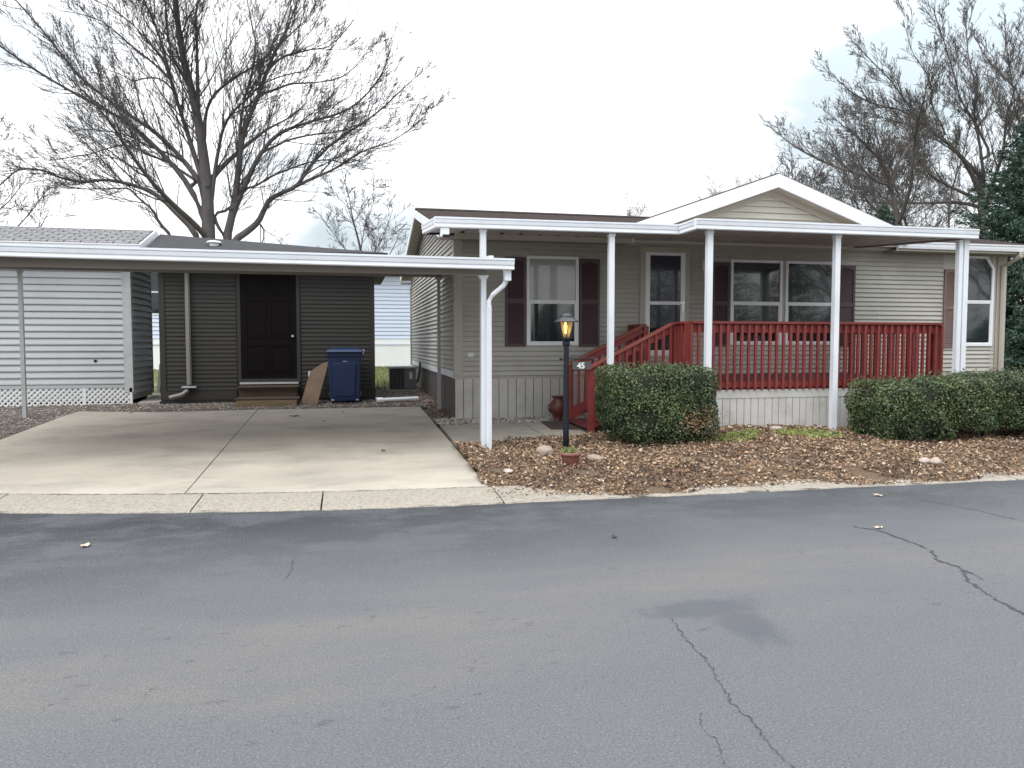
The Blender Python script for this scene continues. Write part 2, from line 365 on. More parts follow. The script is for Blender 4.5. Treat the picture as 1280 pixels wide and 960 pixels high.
def gridmesh(name, xs, ys, zf, m, parent=None, keep=None, smooth=True):
    xs = list(xs); ys = list(ys); V = [(x, y, zf(x, y)) for y in ys for x in xs]; nx = len(xs); F = []
    for j in range(len(ys)-1):
        for i in range(nx-1):
            if keep and not keep((xs[i]+xs[i+1])/2, (ys[j]+ys[j+1])/2): continue
            F.append((j*nx+i, j*nx+i+1, (j+1)*nx+i+1, (j+1)*nx+i))
    return fast(name, V, F, m, None, parent, smooth)
ax = lambda a, b, s: list(np.arange(a, b+1e-6, s))
def bumpy(x, y, a=1.0): return a*(math.sin(x*3.1+1.3*y)*.4+math.sin(x*7.3-5.1*y+2)*.3+math.sin(x*13.1+11.7*y)*.3)

# ------------------------------------------------------------ ground and road
g = gridmesh('ground', [-220, -90, -45]+ax(-25, 25, 1.0)+[45, 90, 220], [-120, -40, -12.5]+ax(7.9, 30, .85)+[34, 40, 60, 100, 260],
             lambda x, y: (-.06 if y < 7.95 else gz(x, y)-.05), M['ground']); g['kind'] = 'structure'
xs = [-120, -60, -30, -18]+ax(-12, 16, .4)+[25, 60, 120]
V = []; F = []
for i, x in enumerate(xs): V += [(x, -5.2, 0), (x, edge(x)+.01, 0)]
for i in range(len(xs)-1): F.append((2*i, 2*i+2, 2*i+3, 2*i+1))
fast('road', V, F, M['asphalt'])['kind'] = 'structure'
random.seed(5)
def crack(pts, w, m, jit=.012, z=.004, name='road_crack'):
    P = []
    for k in range(len(pts)-1):
        a = Vector(pts[k]); b = Vector(pts[k+1]); n = max(2, int((b-a).length/.018))
        for t in range(n): q = a.lerp(b, t/n); P.append(Vector((q.x+random.uniform(-jit, jit), q.y+random.uniform(-jit, jit))))
    P.append(Vector(pts[-1])); V = []; F = []
    for i, p in enumerate(P):
        d = (P[min(i+1, len(P)-1)]-P[max(i-1, 0)]).normalized(); nn = Vector((-d.y, d.x))
        ww = w*random.choice((.25, .5, .8, 1, 1.3, 1.7))*(.3 if i in (0, len(P)-1) else 1)/2
        V += [(p.x+nn.x*ww, p.y+nn.y*ww, z), (p.x-nn.x*ww, p.y-nn.y*ww, z)]
        if i: F.append((2*i-2, 2*i-1, 2*i+1, 2*i))
    o = fast(name, V, F, m); o['kind'] = 'structure'; return o
crack([(1.81, 3.98), (1.76, 3.63), (1.745, 3.37), (1.70, 3.2), (1.65, 2.97), (1.65, 2.79), (1.62, 2.63), (1.62, 2.42), (1.6, 2.0)], .006, M['crack'], .011)
crack([(1.47, 2.92), (1.42, 2.8), (1.43, 2.7), (1.39, 2.59), (1.37, 2.45), (1.33, 2.2)], .0035, M['crack'])
crack([(4.28, 5.7), (4.4, 5.5), (4.40, 5.24), (4.38, 4.9), (4.22, 4.66), (4.24, 4.5), (4.20, 4.41), (4.05, 4.2), (4.0, 4.05), (3.94, 3.9), (3.88, 3.61), (3.83, 3.3)], .015, M['tar'], .013)
crack([(4.22, 4.44), (4.21, 4.33), (4.17, 4.19)], .012, M['tar'], .008)
crack([(5.68, 6.53), (5.76, 6.3), (5.82, 6.07), (5.88, 5.75), (5.9, 5.45), (5.95, 5.0)], .010, M['tar'], .011)
crack([(-.42, 5.7), (-.4, 5.45), (-.43, 5.25)], .005, M['crack'])

# ------------------------------------------------------------ kerb sections
joints = [-16, -12.5, -9.4, -6.3, -3.42, -1.47, -.27, 1.5, 4.4, 7.6, 10.9, 14.3, 18, 30]
kroot = thing('kerb', (0, 8, 0), None, None, kind='structure')
for a, b in zip(joints[:-1], joints[1:]):
    n = max(2, int((b-a)/.16)); V = []; F = []
    prof = [(-.05, -.08), (-.005, .008), (.015, .016), (.10, .02), (.40, .034), (.655, .047), (.655, -.08)]
    for i in range(n+1):
        x = a+.005+(b-a-.010)*i/n+(random.uniform(-.006, .006) if i in (0, n) else 0)
        for k, (dy, z) in enumerate(prof):
            V.append((x, edge(x)+dy+(random.uniform(-.02, .02) if k in (1, 2) else random.uniform(-.006, .006)), z))
    kk = len(prof)
    for i in range(n):
        for j in range(kk-1): F.append((i*kk+j, (i+1)*kk+j, (i+1)*kk+j+1, i*kk+j+1))
    F4 = F
    o = fast('kerb_section', V, F4, M['kerb'], None, kroot)

# ------------------------------------------------------------ driveway slabs
droot = thing('driveway', (-1.7, 11, 0), None, None, kind='structure')
def slab(name, x0a, x1a, x0b, x1b, fa, fb, m, parent, lift=.0, nx=14, ny=20, th=.12):
    """quad slab; near edge x0a..x1a at y=fa(x), far edge x0b..x1b at y=fb(x)"""
    V = []; F = []
    for j in range(ny+1):
        t = j/ny
        for i in range(nx+1):
            u = i/nx; xa = x0a+(x1a-x0a)*u; xb = x0b+(x1b-x0b)*u; x = xa+(xb-xa)*t; y = fa(xa)*(1-t)+fb(xb)*t
            V.append((x, y, gz(x, y)+lift))
    W = nx+1; top = len(V)
    V += [(x, y, z-th) for x, y, z in V]
    for j in range(ny):
        for i in range(nx): F.append((j*W+i, j*W+i+1, (j+1)*W+i+1, (j+1)*W+i))
    for i in range(nx):
        F.append((top+i, top+i+1, i+1, i)); k = ny*W+i; F.append((k, k+1, top+k+1, top+k))
    for j in range(ny):
        k = j*W; F.append((k, k+W, top+k+W, top+k)); k = j*W+nx; F.append((top+k, top+k+W, k+W, k))
    return fast(name, V, F, m, None, parent)
G = .007
near = lambda x: kb(x)+.012
far = lambda x: 14.88+.03*(x-1.4)*-1*(1 if x > -3.3 else 1)+(0 if x > -3.5 else (-3.5-x)*.35)
slab('slab', -4.95, -1.66-G, -4.97, -1.68-G, near, lambda x: 11.36-.002, M['concrete'], droot)
slab('slab', -1.66+G, 1.46, -1.68+G, 1.43, near, lambda x: 11.36-.002, M['concrete'], droot)
slab('slab', -4.97, -1.68-G, -4.98, -1.69-G, lambda x: 11.36+.002, far, M['concrete'], droot)
slab('slab', -1.68+G, 1.43, -1.69+G, 1.38, lambda x: 11.36+.002, far, M['concrete'], droot)
for xa, xb, w_ in ((-4.9, -3.0, .012), (-3.0, -1.0, .018), (-1.0, 1.45, .012)):
    crack([(xa+(xb-xa)*k/8, kb(xa+(xb-xa)*k/8)+.008) for k in range(9)], w_, M['crack'], .005, .0515, 'driveway_joint_crack')
# dark joint filler lies below the slabs
gridmesh('joint_filler', [-4.9, -1.66, 1.35], ax(8.8, 14.5, .6), lambda x, y: gz(x, y)-.010, M['dark'], droot)
# walkway
wroot = thing('walkway', (2.6, 11.4, .15), None, None, kind='structure')
wn = lambda x: 10.42+.26*(x-1.5); wf = lambda x: 12.55-.04*(x-1.5)
slab('walkway_slab', 1.49, 2.93, 1.49, 2.86, wn, wf, M['walk'], wroot, .004, 8, 8)
slab('walkway_slab', 2.945, 4.35, 2.875, 4.35, wn, wf, M['walk'], wroot, .004, 8, 8)
crack([(2.3, 12.4), (2.5, 12.0), (2.62, 11.7), (2.9, 11.2), (2.95, 11.0)], .008, M['tar'], z=.18, name='walkway_crack')

# ------------------------------------------------------------ mulch bed with its leaf litter
def mz(x, y):
    b = gz(x, y); y0 = 7.42+.12*math.sin(x*1.7)+.06*math.sin(x*5.3)+(.42*max(0, 1-abs(x-1.6)/1.2))
    t = max(0., min(1., (y-y0)/(10.4-y0)))
    h = .012+.068*min(1, t*7)+.15*t**.8+.075*math.exp(-((x-6.1)/1.1)**2)*min(1, t*1.5)
    if x < 4.6: h = min(h, b+.03+.08*math.sin(math.pi*min(1, max(0, (y-y0)/(wn(x)-y0)))))
    return h+bumpy(x*1.4, y*1.6, .018)
def inbed(x, y):
    y0 = 7.42+.12*math.sin(x*1.7)+.06*math.sin(x*5.3)+(.42*max(0, 1-abs(x-1.6)/1.2))
    if y < y0: return False
    if x < 1.43+.03*math.sin(y*9): return False
    if x < 4.45: return y < wn(x)-.02+.04*math.sin(x*9)
    if x < 5.1: return y < 11.4
    if x < 9.7: return y < 10.75
    return y < 13.3
gridmesh('mulch_bed', ax(1.41, 16, .07), ax(7.2, 13.3, .07), mz, M['mulch'], None, inbed)['kind'] = 'structure'
def scatter(n, x0, x1, y0, y1, cond, zf):
    P = []
    while len(P) < n:
        x = random.uniform(x0, x1); y = random.uniform(y0, y1)
        if cond(x, y): P.append((x, y, zf(x, y)))
    return np.array(P)
random.seed(3)
P = scatter(62000, 1.4, 13.2, 7.25, 12.9, lambda x, y: (inbed(x, y) or inbed(x, y+.09)) and (y < 10.8 or x > 9.6 or random.random() < .5) and math.sin(x*2.3+y*3)+math.sin(x*5.1-y*4.2)+math.sin(x*9+y*7) > -2.5+random.random(), mz)
N = rs.normal(size=(len(P), 3))*.5+[0, -.12, 1]; P[:, 2] += rs.uniform(.0, .03, len(P))
zone = np.sin(P[:, 0]*1.9+P[:, 1]*2.7)+np.sin(P[:, 0]*4.3-P[:, 1]*5.1+1)+.7*np.sin(P[:, 0]*9.7+P[:, 1]*8)+rs.normal(size=len(P))*.6+1.3*((P[:, 1] < 8.15) & (P[:, 0] < 4.2))-.25
dk = zone > .9; S = rs.uniform(.018, .052, len(P))*np.where(rs.uniform(size=len(P)) < .12, 1.5, 1); LM = [M['leaf%d' % i] for i in range(6)]
leaves('leaf_litter', P[~dk], N[~dk], S[~dk], LM, [.28, .22, .17, .12, .09, .12], None, .3, .16)['kind'] = 'stuff'
leaves('dark_leaf_litter', P[dk], N[dk], S[dk], LM, [.20, .10, .30, .03, .28, .09], None, .3, .25)['kind'] = 'stuff'
# leaves drifted onto the joint between kerb and bed, sparse
P = scatter(420, 1.3, 13, 7.25, 8.2, lambda x, y: edge(x)+.03 < y < edge(x)+.66 and not inbed(x, y) and (x > 1.4 or random.random() < .1), lambda x, y: .052)
N = rs.normal(size=(len(P), 3))*.3+[0, 0, 1]
leaves('kerb_leaf_litter', P, N, rs.uniform(.02, .045, len(P)), [M['leaf%d' % i] for i in range(6)], None, None, .3, .2)['kind'] = 'stuff'

# ------------------------------------------------------------ gravel
ICO = [(0, 0, 1), (.89, 0, .45), (.28, .85, .45), (-.72, .53, .45), (-.72, -.53, .45), (.28, -.85, .45), (0, 0, -.3)]
IF = [(0, 1, 2), (0, 2, 3), (0, 3, 4), (0, 4, 5), (0, 5, 1), (6, 2, 1), (6, 3, 2), (6, 4, 3), (6, 5, 4), (6, 1, 5)]
def pebbles(name, P, S, mats, probs=None, parent=None):
    n = len(P); b = np.array(ICO); a = rs.uniform(0, 6.28, n); c, s_ = np.cos(a), np.sin(a)
    sc3 = np.stack([S*rs.uniform(.7, 1.3, n), S*rs.uniform(.6, 1.1, n), S*rs.uniform(.4, .8, n)], 1)
    L = b[None]*sc3[:, None]*rs.uniform(.8, 1.2, (n, 7, 1)); X = L[..., 0]*c[:, None]-L[..., 1]*s_[:, None]; Y = L[..., 0]*s_[:, None]+L[..., 1]*c[:, None]
    V = np.stack([X, Y, L[..., 2]], 2)+P[:, None]; F = (np.array(IF)[None]+np.arange(n)[:, None, None]*7).reshape(-1, 3)
    return fast(name, V.reshape(-1, 3), F, mats, np.repeat(rs.choice(len(mats), n, p=probs), 10), parent)
PB = [M['peb%d' % i] for i in range(4)]
def ingrav(x, y):
    if x < -4.99: return y > kb(x)+.15
    if y > far(x)+.01: return y < (19.8+.25*math.sin(x*4) if x > .4 else 17.3) and x < 1.95
    return x > 1.42 and x < 1.95 and y > wf(1.5)
gridmesh('gravel_bed', ax(-16, 2, .25), ax(8.6, 20.2, .2), lambda x, y: gz(x, y)-.012, M['gravel'], None, ingrav)['kind'] = 'structure'
P = scatter(15000, -8.2, 1.9, 11, 19.9, lambda x, y: ingrav(x, y), lambda x, y: gz(x, y)-.01)
pebbles('brown_gravel', P, rs.uniform(.012, .032, len(P)), PB, [.2, .45, .1, .25])['kind'] = 'stuff'
gridmesh('foundation_gravel_bed', ax(1.45, 4.6, .15), ax(12.35, 13.25, .1), lambda x, y: gz(x, y)-.006, M['gravel'], None, lambda x, y: y > wf(x)-.02)['kind'] = 'structure'
P = scatter(4200, 1.45, 4.5, 12.45, 13.12, lambda x, y: y > wf(x)-.03, lambda x, y: gz(x, y)+.002)
pebbles('white_foundation_gravel', P, rs.uniform(.01, .026, len(P)), [M['peb2'], M['peb0'], M['outlet'], M['peb1']], [.4, .2, .25, .15])['kind'] = 'stuff'
P = scatter(500, 1.5, 1.95, 12.3, 17, lambda x, y: True, lambda x, y: gz(x, y)+.01)
leaves('gravel_leaf_litter', P, rs.normal(size=(len(P), 3))*.4+[0, 0, 1], rs.uniform(.03, .06, len(P)), [M['leaf%d' % i] for i in range(6)])['kind'] = 'stuff'
P = scatter(260, -4.9, 1.3, 14.85, 16.6, lambda x, y: y > far(x)-.02, lambda x, y: gz(x, y)+.01)
leaves('shed_leaf_litter', P, rs.normal(size=(len(P), 3))*.4+[0, 0, 1], rs.uniform(.03, .06, len(P)), [M['leaf%d' % i] for i in range(6)])['kind'] = 'stuff'

# ------------------------------------------------------------ grass seen between the buildings
P = np.concatenate([scatter(7000, .4, 3.2, 19.6, 33, lambda x, y: True, lambda x, y: gz(x, y)-.04), scatter(3500, -8, -4, 19, 33, lambda x, y: x > -8 and y > 19.5, lambda x, y: gz(x, y)-.04)])
T = rs.normal(size=(len(P), 3))*.3+[0, 0, 1]
leaves('lawn_grass', P+[0, 0, .03], rs.normal(size=(len(P), 3))*[1, 1, .1], rs.uniform(.06, .14, len(P)), [M['grass0'], M['grass1'], M['grass2']], None, None, .1, .02, T)['kind'] = 'stuff'
# green weeds in the mulch
M['weed'] = mat('yellow_green_weed', (.28, .33, .07), .6, .2, 9)
def weeds(cx, cy, rx, ry, n, s):
    a = rs.uniform(0, 6.28, n); r = np.sqrt(rs.uniform(0, 1, n)); x = cx+np.cos(a)*r*rx; y = cy+np.sin(a)*r*ry
    P = np.array([(a_, b_, mz(a_, b_)+.02) for a_, b_ in zip(x, y)]); T = rs.normal(size=(n, 3))*.55+[0, 0, 1]
    return P, T, rs.uniform(.5, 1.3, n)*s
W = [weeds(5.25, 9.72, .45, .28, 750, .07), weeds(6.55, 9.75, .55, .38, 1300, .08), weeds(5.75, 9.95, .15, .12, 150, .07)]
P = np.concatenate([w[0] for w in W]); T = np.concatenate([w[1] for w in W]); S = np.concatenate([w[2] for w in W])
leaves('weed_patch', P, rs.normal(size=(len(P), 3)), S, [M['grass0'], M['grass1'], M['grass2'], M['weed']], [.2, .3, .1, .4], None, .2, .05, T)['kind'] = 'stuff'

# ============================================================ siding and skirting
BC = {}
def board(a0, b0, a1, b1, h, t, mat_):
    k = (round(a0, 3), round(b0, 3), round(a1, 3), round(b1, 3), round(h, 4), mat_.name)
    if k not in BC:
        t2 = .003
        g_ = min(.017, h*.16)
        vs = [(a0, 0, g_), (a0, -t, g_), (a0, -t, h*.28), (a1, -t2, h), (a1, 0, h), (b0, 0, g_), (b0, -t, g_), (b0, -t, h*.28), (b1, -t2, h), (b1, 0, h)]
        fs = [(0, 5, 6, 1), (1, 6, 7, 2), (2, 7, 8, 3), (3, 8, 9, 4), (0, 1, 2, 3, 4), (9, 8, 7, 6, 5)]
        BC[k] = MB().add(vs, fs).mesh('siding_board', mat_)
    return BC[k]
def siding(parent, p, rotz, L, z0, z1, h, holes=(), m=None, top=None, t=.026, wob=0, name='siding_board', maxn=280):
    m = m or M['siding']; n = int(math.ceil((z1-z0)/h-1e-6)); c, s = math.cos(rotz), math.sin(rotz); us = np.linspace(0, L, 400)
    off_ = random.uniform(.8, 2.6)
    for k in range(n):
        a = z0+k*h; b = min(z1, a+h)
        if b-a < .01: continue
        iv = [(0, L, 0, L)]
        if top is not None:
            tz = np.array([top(u) for u in us]); lo = us[tz >= a]; hi = us[tz >= b]
            if len(lo) < 2: continue
            iv = [(lo[0], lo[-1], hi[0] if len(hi) else (lo[0]+lo[-1])/2, hi[-1] if len(hi) else (lo[0]+lo[-1])/2+.001)]
        for ua, ub, za, zb in holes:
            if min(b, zb)-max(a, za) < .3*(b-a): continue
            nv = []
            for q in iv:
                if ub <= q[0] or ua >= q[1]: nv.append(q); continue
                if ua > q[0]: nv.append((q[0], ua, q[2], ua))
                if ub < q[1]: nv.append((ub, q[1], ub, q[3]))
            iv = nv
        if L > 4 and top is None:      # staggered end laps where two lengths of siding meet
            nv = []
            for q in iv:
                sp = off_+((k//2)*1.37) % 2.9
                while sp < q[0]+.5: sp += 3.66
                if sp < q[1]-.5: nv += [(q[0], sp, q[2], sp), (sp-.02, q[1], sp-.02, q[3], 1)]
                else: nv.append(q)
            iv = nv
        for q in iv:
            if q[1]-q[0] < .02: continue
            me = board(0, q[1]-q[0], q[2]-q[0], q[3]-q[0], b-a, t, m)
            lap = .0025 if len(q) > 4 else 0
            o = inst(name, me, (p[0]+c*q[0]+s*lap, p[1]+s*q[0]-c*lap, a+random.uniform(-.0012, .0012)), rotz, parent)
            if wob: o.rotation_euler = (random.uniform(-.02, .02), random.uniform(-wob, wob), rotz)
def skirting(parent, p, rotz, L, zb, zt, w, m, name='skirting_panel'):
    c, s = math.cos(rotz), math.sin(rotz); k = int(L/w); u = 0; i = 0
    while u < L-.01:
        ww = min(w*(1 if i % 2 else .92), L-u); i += 1
        key = ('sk', round(ww, 3), round(zt-zb, 3), m.name)
        if key not in BC:
            BC[key] = MB().add(
                [(.004, .004, 0), (.006, -.012, 0), (ww-.006, -.012, 0), (ww-.004, .004, 0), (.004, .004, zt-zb), (.006, -.012, zt-zb), (ww-.006, -.012, zt-zb), (ww-.004, .004, zt-zb)],
                [(0, 1, 5, 4), (1, 2, 6, 5), (2, 3, 7, 6), (4, 5, 6, 7), (3, 2, 1, 0)]).mesh(name, m)
        inst(name, BC[key], (p[0]+c*u, p[1]+s*u, zb), rotz, parent); u += ww

# ============================================================ the tan house
H = thing('manufactured_house', (7.4, 17.5, .25), 'single storey tan lap sided house with burgundy shutters behind the covered porch', 'house')
HX0, HX1, HY0, HY1 = 1.82, 13.05, 13.1, 22.0
RIDGE_Y, RIDGE_Z, EAVE_Y, EAVE_Z = 17.5, 4.63, 12.72, 3.53
rz = lambda y: RIDGE_Z-(RIDGE_Z-EAVE_Z)/(RIDGE_Y-EAVE_Y)*abs(y-RIDGE_Y)
mb = MB(); prof = [(HY0+.02, 0), (HY1, 0), (HY1, rz(HY1)-.14), (RIDGE_Y, RIDGE_Z-.14), (HY0+.02, rz(HY0)-.14)]
vs = [(x, y, z) for x in (HX0+.02, HX1-.02) for y, z in prof]
mb.add(vs, [(0, 1, 2, 3, 4), (9, 8, 7, 6, 5), (0, 5, 6, 1), (1, 6, 7, 2), (2, 7, 8, 3), (3, 8, 9, 4), (4, 9, 5, 0)])
mb.build('wall', M['siding'], H)
holes = [(2.71, 4.51, 1.50, 3.16), (5.24, 6.26, 1.24, 3.38), (6.70, 9.77, 1.50, 3.19), (11.78, 13.05, 1.5, 3.40)]
CH = .0875
siding(H, (HX0+.15, HY0+.016), 0, HX1-HX0-.15, 1.0, 3.50, CH, [(a-HX0-.15, b-HX0-.15, c, d) for a, b, c, d in holes])
siding(H, (HX0+.016, HY1), R(-90), HY1-HY0-.09, 1.1, 4.5, CH, (), None, lambda u: rz(HY1-u)-.15, .028, .0022)
# window wall infill between shutters and trims
for a, b, c, d in holes:
    bx('window_surround', a, b-(.07 if b > 13 else 0), HY0+.004, HY0+.019, c, d, M['siding'], H)
bx('corner_trim', HX0-.006, HX0+.15, HY0-.008, HY0+.03, .96, 3.42, M['beige_trim'], H)
bx('corner_trim', HX0-.008, HX0+.02, HY0+.03, HY0+.1, .96, 3.50, M['beige_trim'], H)
bx('corner_trim', HX1-.10, HX1+.006, HY0-.004, HY0+.03, .9, 3.40, M['siding'], H)
bx('corner_trim', HX0-.006, HX0+.018, HY1-.0, HY1+.08, 1.0, rz(HY1)-.2, M['greypost'], H)
bx('belt_trim', HX0+.15, HX1-.1, HY0-.003, HY0+.02, .955, 1.0, M['beige_trim'], H)
bx('belt_trim', HX0-.004, HX0+.02, HY0+.1, HY1-.001, .975, 1.1, M['white'], H)
bx('skirting_backing', HX0+.02, HX1-.02, HY0+.016, HY0+.019, .05, .955, M['dark'], H)  # near-black sheet paints the shade in the panel grooves
skirting(H, (HX0+.012, HY0+.006), 0, 11.2, .05, .955, .165, M['skirt'])
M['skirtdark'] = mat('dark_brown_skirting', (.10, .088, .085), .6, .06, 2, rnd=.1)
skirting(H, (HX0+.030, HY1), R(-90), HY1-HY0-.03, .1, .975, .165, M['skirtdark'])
# roof: two slopes with shingle courses, white rakes, soffit
RX0, RX1 = 1.54, 13.7
def roof_slab(name, x0, x1, ya, za, yb, zb, th, m, parent):
    return MB().add([(x0, ya, za-th), (x1, ya, za-th), (x1, yb, zb-th), (x0, yb, zb-th), (x0, ya, za), (x1, ya, za), (x1, yb, zb), (x0, yb, zb)],
                    [(0, 3, 2, 1), (4, 5, 6, 7), (0, 1, 5, 4), (1, 2, 6, 5), (2, 3, 7, 6), (3, 0, 4, 7)]).build(name, m, parent)
BY = 22.4
rr = roof_slab('roof', RX0+.02, RX1-.02, EAVE_Y, EAVE_Z, RIDGE_Y, RIDGE_Z, .09, M['beige_trim'], H)
roof_slab('roof', RX0+.02, RX1-.02, BY, rz(BY), RIDGE_Y, RIDGE_Z, .09, M['beige_trim'], H)
def shingles(name, x0, x1, ya, za, yb, zb, step, m, parent):
    n = max(2, int(math.hypot(yb-ya, zb-za)/step)); mb = MB()
    for k in range(n):
        t0, t1 = k/n, (k+1)/n; y0 = ya+(yb-ya)*t0; y1 = ya+(yb-ya)*t1; a = za+(zb-za)*t0; b = za+(zb-za)*t1
        mb.add([(x0, y0, a+.004), (x1, y0, a+.004), (x1, y0, a+.022), (x0, y0, a+.022), (x1, y1, b+.008), (x0, y1, b+.008)], [(0, 1, 2, 3), (3, 2, 4, 5)])
    o = mb.build(name, m, parent); o['kind'] = 'stuff'; return o
shingles('roof_shingles', RX0, RX1, EAVE_Y-.02, EAVE_Z, RIDGE_Y, RIDGE_Z, .14, M['roof'], rr)
shingles('roof_shingles', RX0, RX1, BY+.02, rz(BY), RIDGE_Y, RIDGE_Z, .14, M['roof'], rr)
MB().bar((RX0, RIDGE_Y, RIDGE_Z+.02), (RX1, RIDGE_Y, RIDGE_Z+.02), .25, .03).build('ridge_cap', M['roof'], rr)
def rake(x, ya, za, yb, zb, h, w, m, parent, name='rake_board'):
    return MB().add([(x, ya, za-h), (x+w, ya, za-h), (x+w, yb, zb-h), (x, yb, zb-h), (x, ya, za), (x+w, ya, za), (x+w, yb, zb), (x, yb, zb)],
                    [(0, 3, 2, 1), (4, 5, 6, 7), (0, 1, 5, 4), (1, 2, 6, 5), (2, 3, 7, 6), (3, 0, 4, 7)]).build(name, m, parent)
rake(RX0-.02, EAVE_Y-.01, EAVE_Z+.0, RIDGE_Y, RIDGE_Z+.0, .17, .03, M['whitetrim'], H)
rake(RX0-.02, BY, rz(BY), RIDGE_Y, RIDGE_Z, .17, .03, M['whitetrim'], H)
rake(RX1-.01, EAVE_Y-.01, EAVE_Z, RIDGE_Y, RIDGE_Z, .17, .03, M['whitetrim'], H)
# front fascia and soffit (the eave is boxed)
for fa, fb in ((RX0+.01, 4.97), (10.36, RX1-.02)): bx('fascia', fa, fb, EAVE_Y-.02, EAVE_Y+.0, 3.37, EAVE_Z-.005, M['beige_trim'], H)
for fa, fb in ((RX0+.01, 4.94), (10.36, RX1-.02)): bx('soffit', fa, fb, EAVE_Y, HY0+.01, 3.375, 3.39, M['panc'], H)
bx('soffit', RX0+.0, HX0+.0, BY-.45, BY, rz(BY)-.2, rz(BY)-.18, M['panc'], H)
gprof = [(0, 0), (.05, 0), (.06, .05), (.06, .09), (.075, .10), (.075, .125), (0, .125)]
MB().extr(gprof, (10.37, EAVE_Y-.022, 3.415), (RX1+.02, EAVE_Y-.022, 3.415), (0, -1, 0)).build('gutter', M['white'], H)
MB().extr([(0, 0), (.07, 0), (.085, .09), (0, .09)], (HX0-.05, EAVE_Y-.022, 3.345), (4.97, EAVE_Y-.022, 3.345), (0, -1, 0)).build('gutter', M['beige_trim'], H)
ds = MB(); ds.tube([(13.17, EAVE_Y-.09, 3.41), (13.17, EAVE_Y-.09, 3.33), (13.17, HY0-.07, 3.16), (13.17, HY0-.07, 1.05), (13.17, HY0-.16, .9)], .05, 6)
ds.build('downspout', M['beige_trim'], H)
bx('corner_post', 13.07, 13.30, HY0-.02, HY0+.12, .1, 3.37, M['beige_trim'], H)

# gable over the porch
GX, GZ, GS, GY = 7.75, 4.70, .355, 12.62
def gab(name, hw, zt, h, y0, y1, m, parent, sgn):
    xe = GX+sgn*hw; ze = zt-GS*hw
    v = [(GX, y0, zt), (xe, y0, ze), (xe, y0, ze-h), (GX, y0, zt-h)]; v += [(x, y1, z) for x, _, z in v]
    return MB().add(v, [(0, 1, 2, 3), (7, 6, 5, 4), (0, 4, 5, 1), (1, 5, 6, 2), (2, 6, 7, 3), (3, 7, 4, 0)]).build(name, m, parent)
for sgn in (-1, 1):
    gab('gable_roof', 2.80, GZ+.012, .06, GY, 17.5, M['roof'], H, sgn)
    gab('gable_rake_board', 2.76, GZ-.014, .24, GY-.03, GY+.005, M['whitetrim'], H, sgn)
    gab('gable_soffit', 2.7, GZ-.25, .012, GY+.008, 12.86, M['beige_trim'], H, sgn)
    gab('gable_frieze', 2.5, GZ-.262, .10, 12.845, 12.875, M['beige_trim'], H, sgn)
M['gableside'] = mat('cream_siding', (.50, .49, .43), .5, .05, .8, rnd=.03)
MB().add([(GX-3, 12.9, 3.4), (GX+3, 12.9, 3.4), (GX, 12.9, GZ-.3), (GX-3, 13.4, 3.4), (GX+3, 13.4, 3.4), (GX, 13.4, GZ-.3)],
         [(0, 1, 2), (5, 4, 3), (0, 3, 4, 1), (1, 4, 5, 2), (2, 5, 3, 0)]).build('gable_wall', M['gableside'], H)
siding(H, (GX-3, 12.895), 0, 6, 3.55, 4.5, .115, (), M['gableside'], lambda u: GZ-.30-GS*abs(u-3), .024)

# windows
def window(parent, x0, x1, z0, z1, y, clip=0, up='pane', lo='pane', fr='whitetrim', name='window'):
    w = .05; zm = (z0+z1)/2-.005; mb = MB()
    if not clip:
        mb.ring(x0, x1, z0, z1, y-.035, y+.01, w)
    else:
        c = clip; P = [(x0, z0), (x1, z0), (x1, z1-c), (x1-c*.75, z1), (x0, z1)]; Q = [(x0+w, z0+w), (x1-w, z0+w), (x1-w, z1-c-.012), (x1-c*.75-.03, z1-w), (x0+w, z1-w)]
        n = 5; v = [(a, y-.035, b) for a, b in P]+[(a, y-.035, b) for a, b in Q]+[(a, y+.01, b) for a, b in P]+[(a, y+.01, b) for a, b in Q]
        f = []
        for i in range(n):
            j = (i+1) % n; f += [(i, j, n+j, n+i), (n+i, n+j, 3*n+j, 3*n+i), (2*n+i, 2*n+j, j, i)]
        mb.add(v, f)
    win = mb.build(name, M[fr], parent)
    bx('meeting_rail', x0+w, x1-w, y-.03, y+.002, zm-.022, zm+.022, M[fr], win)
    # lower sash sits in front, upper one set back
    MB().ring(x0+w, x1-w, z0+w, zm-.022, y-.024, y+.0, .022).build('sash', M[fr], win)
    bx('pane', x0+w+.022, x1-w-.022, y-.012, y-.004, z0+w+.022, zm-.022-.022, M[lo], win)
    if not clip: bx('pane', x0+w, x1-w, y-.006, y+.002, zm+.022, z1-w, M[up], win)
    else:
        v = [(x0+w, zm+.022), (x1-w, zm+.022), (x1-w, z1-clip-.012), (x1-clip*.75-.03, z1-w), (x0+w, z1-w)]
        MB().add([(a, y-.006, b) for a, b in v]+[(a, y+.002, b) for a, b in v], [(0, 1, 2, 3, 4)]+[(i, 5+i, 5+(i+1) % 5, (i+1) % 5) for i in range(5)]).build('pane', M[up], win)
    return win
WY = HY0-.0
window(H, 3.12, 4.08, 1.55, 3.14, WY, up='paneup')
window(H, 7.08, 8.16, 1.555, 3.165, WY)
window(H, 8.23, 9.30, 1.555, 3.165, WY)
window(H, 12.10, 12.985, 1.53, 3.36, WY, clip=.24)
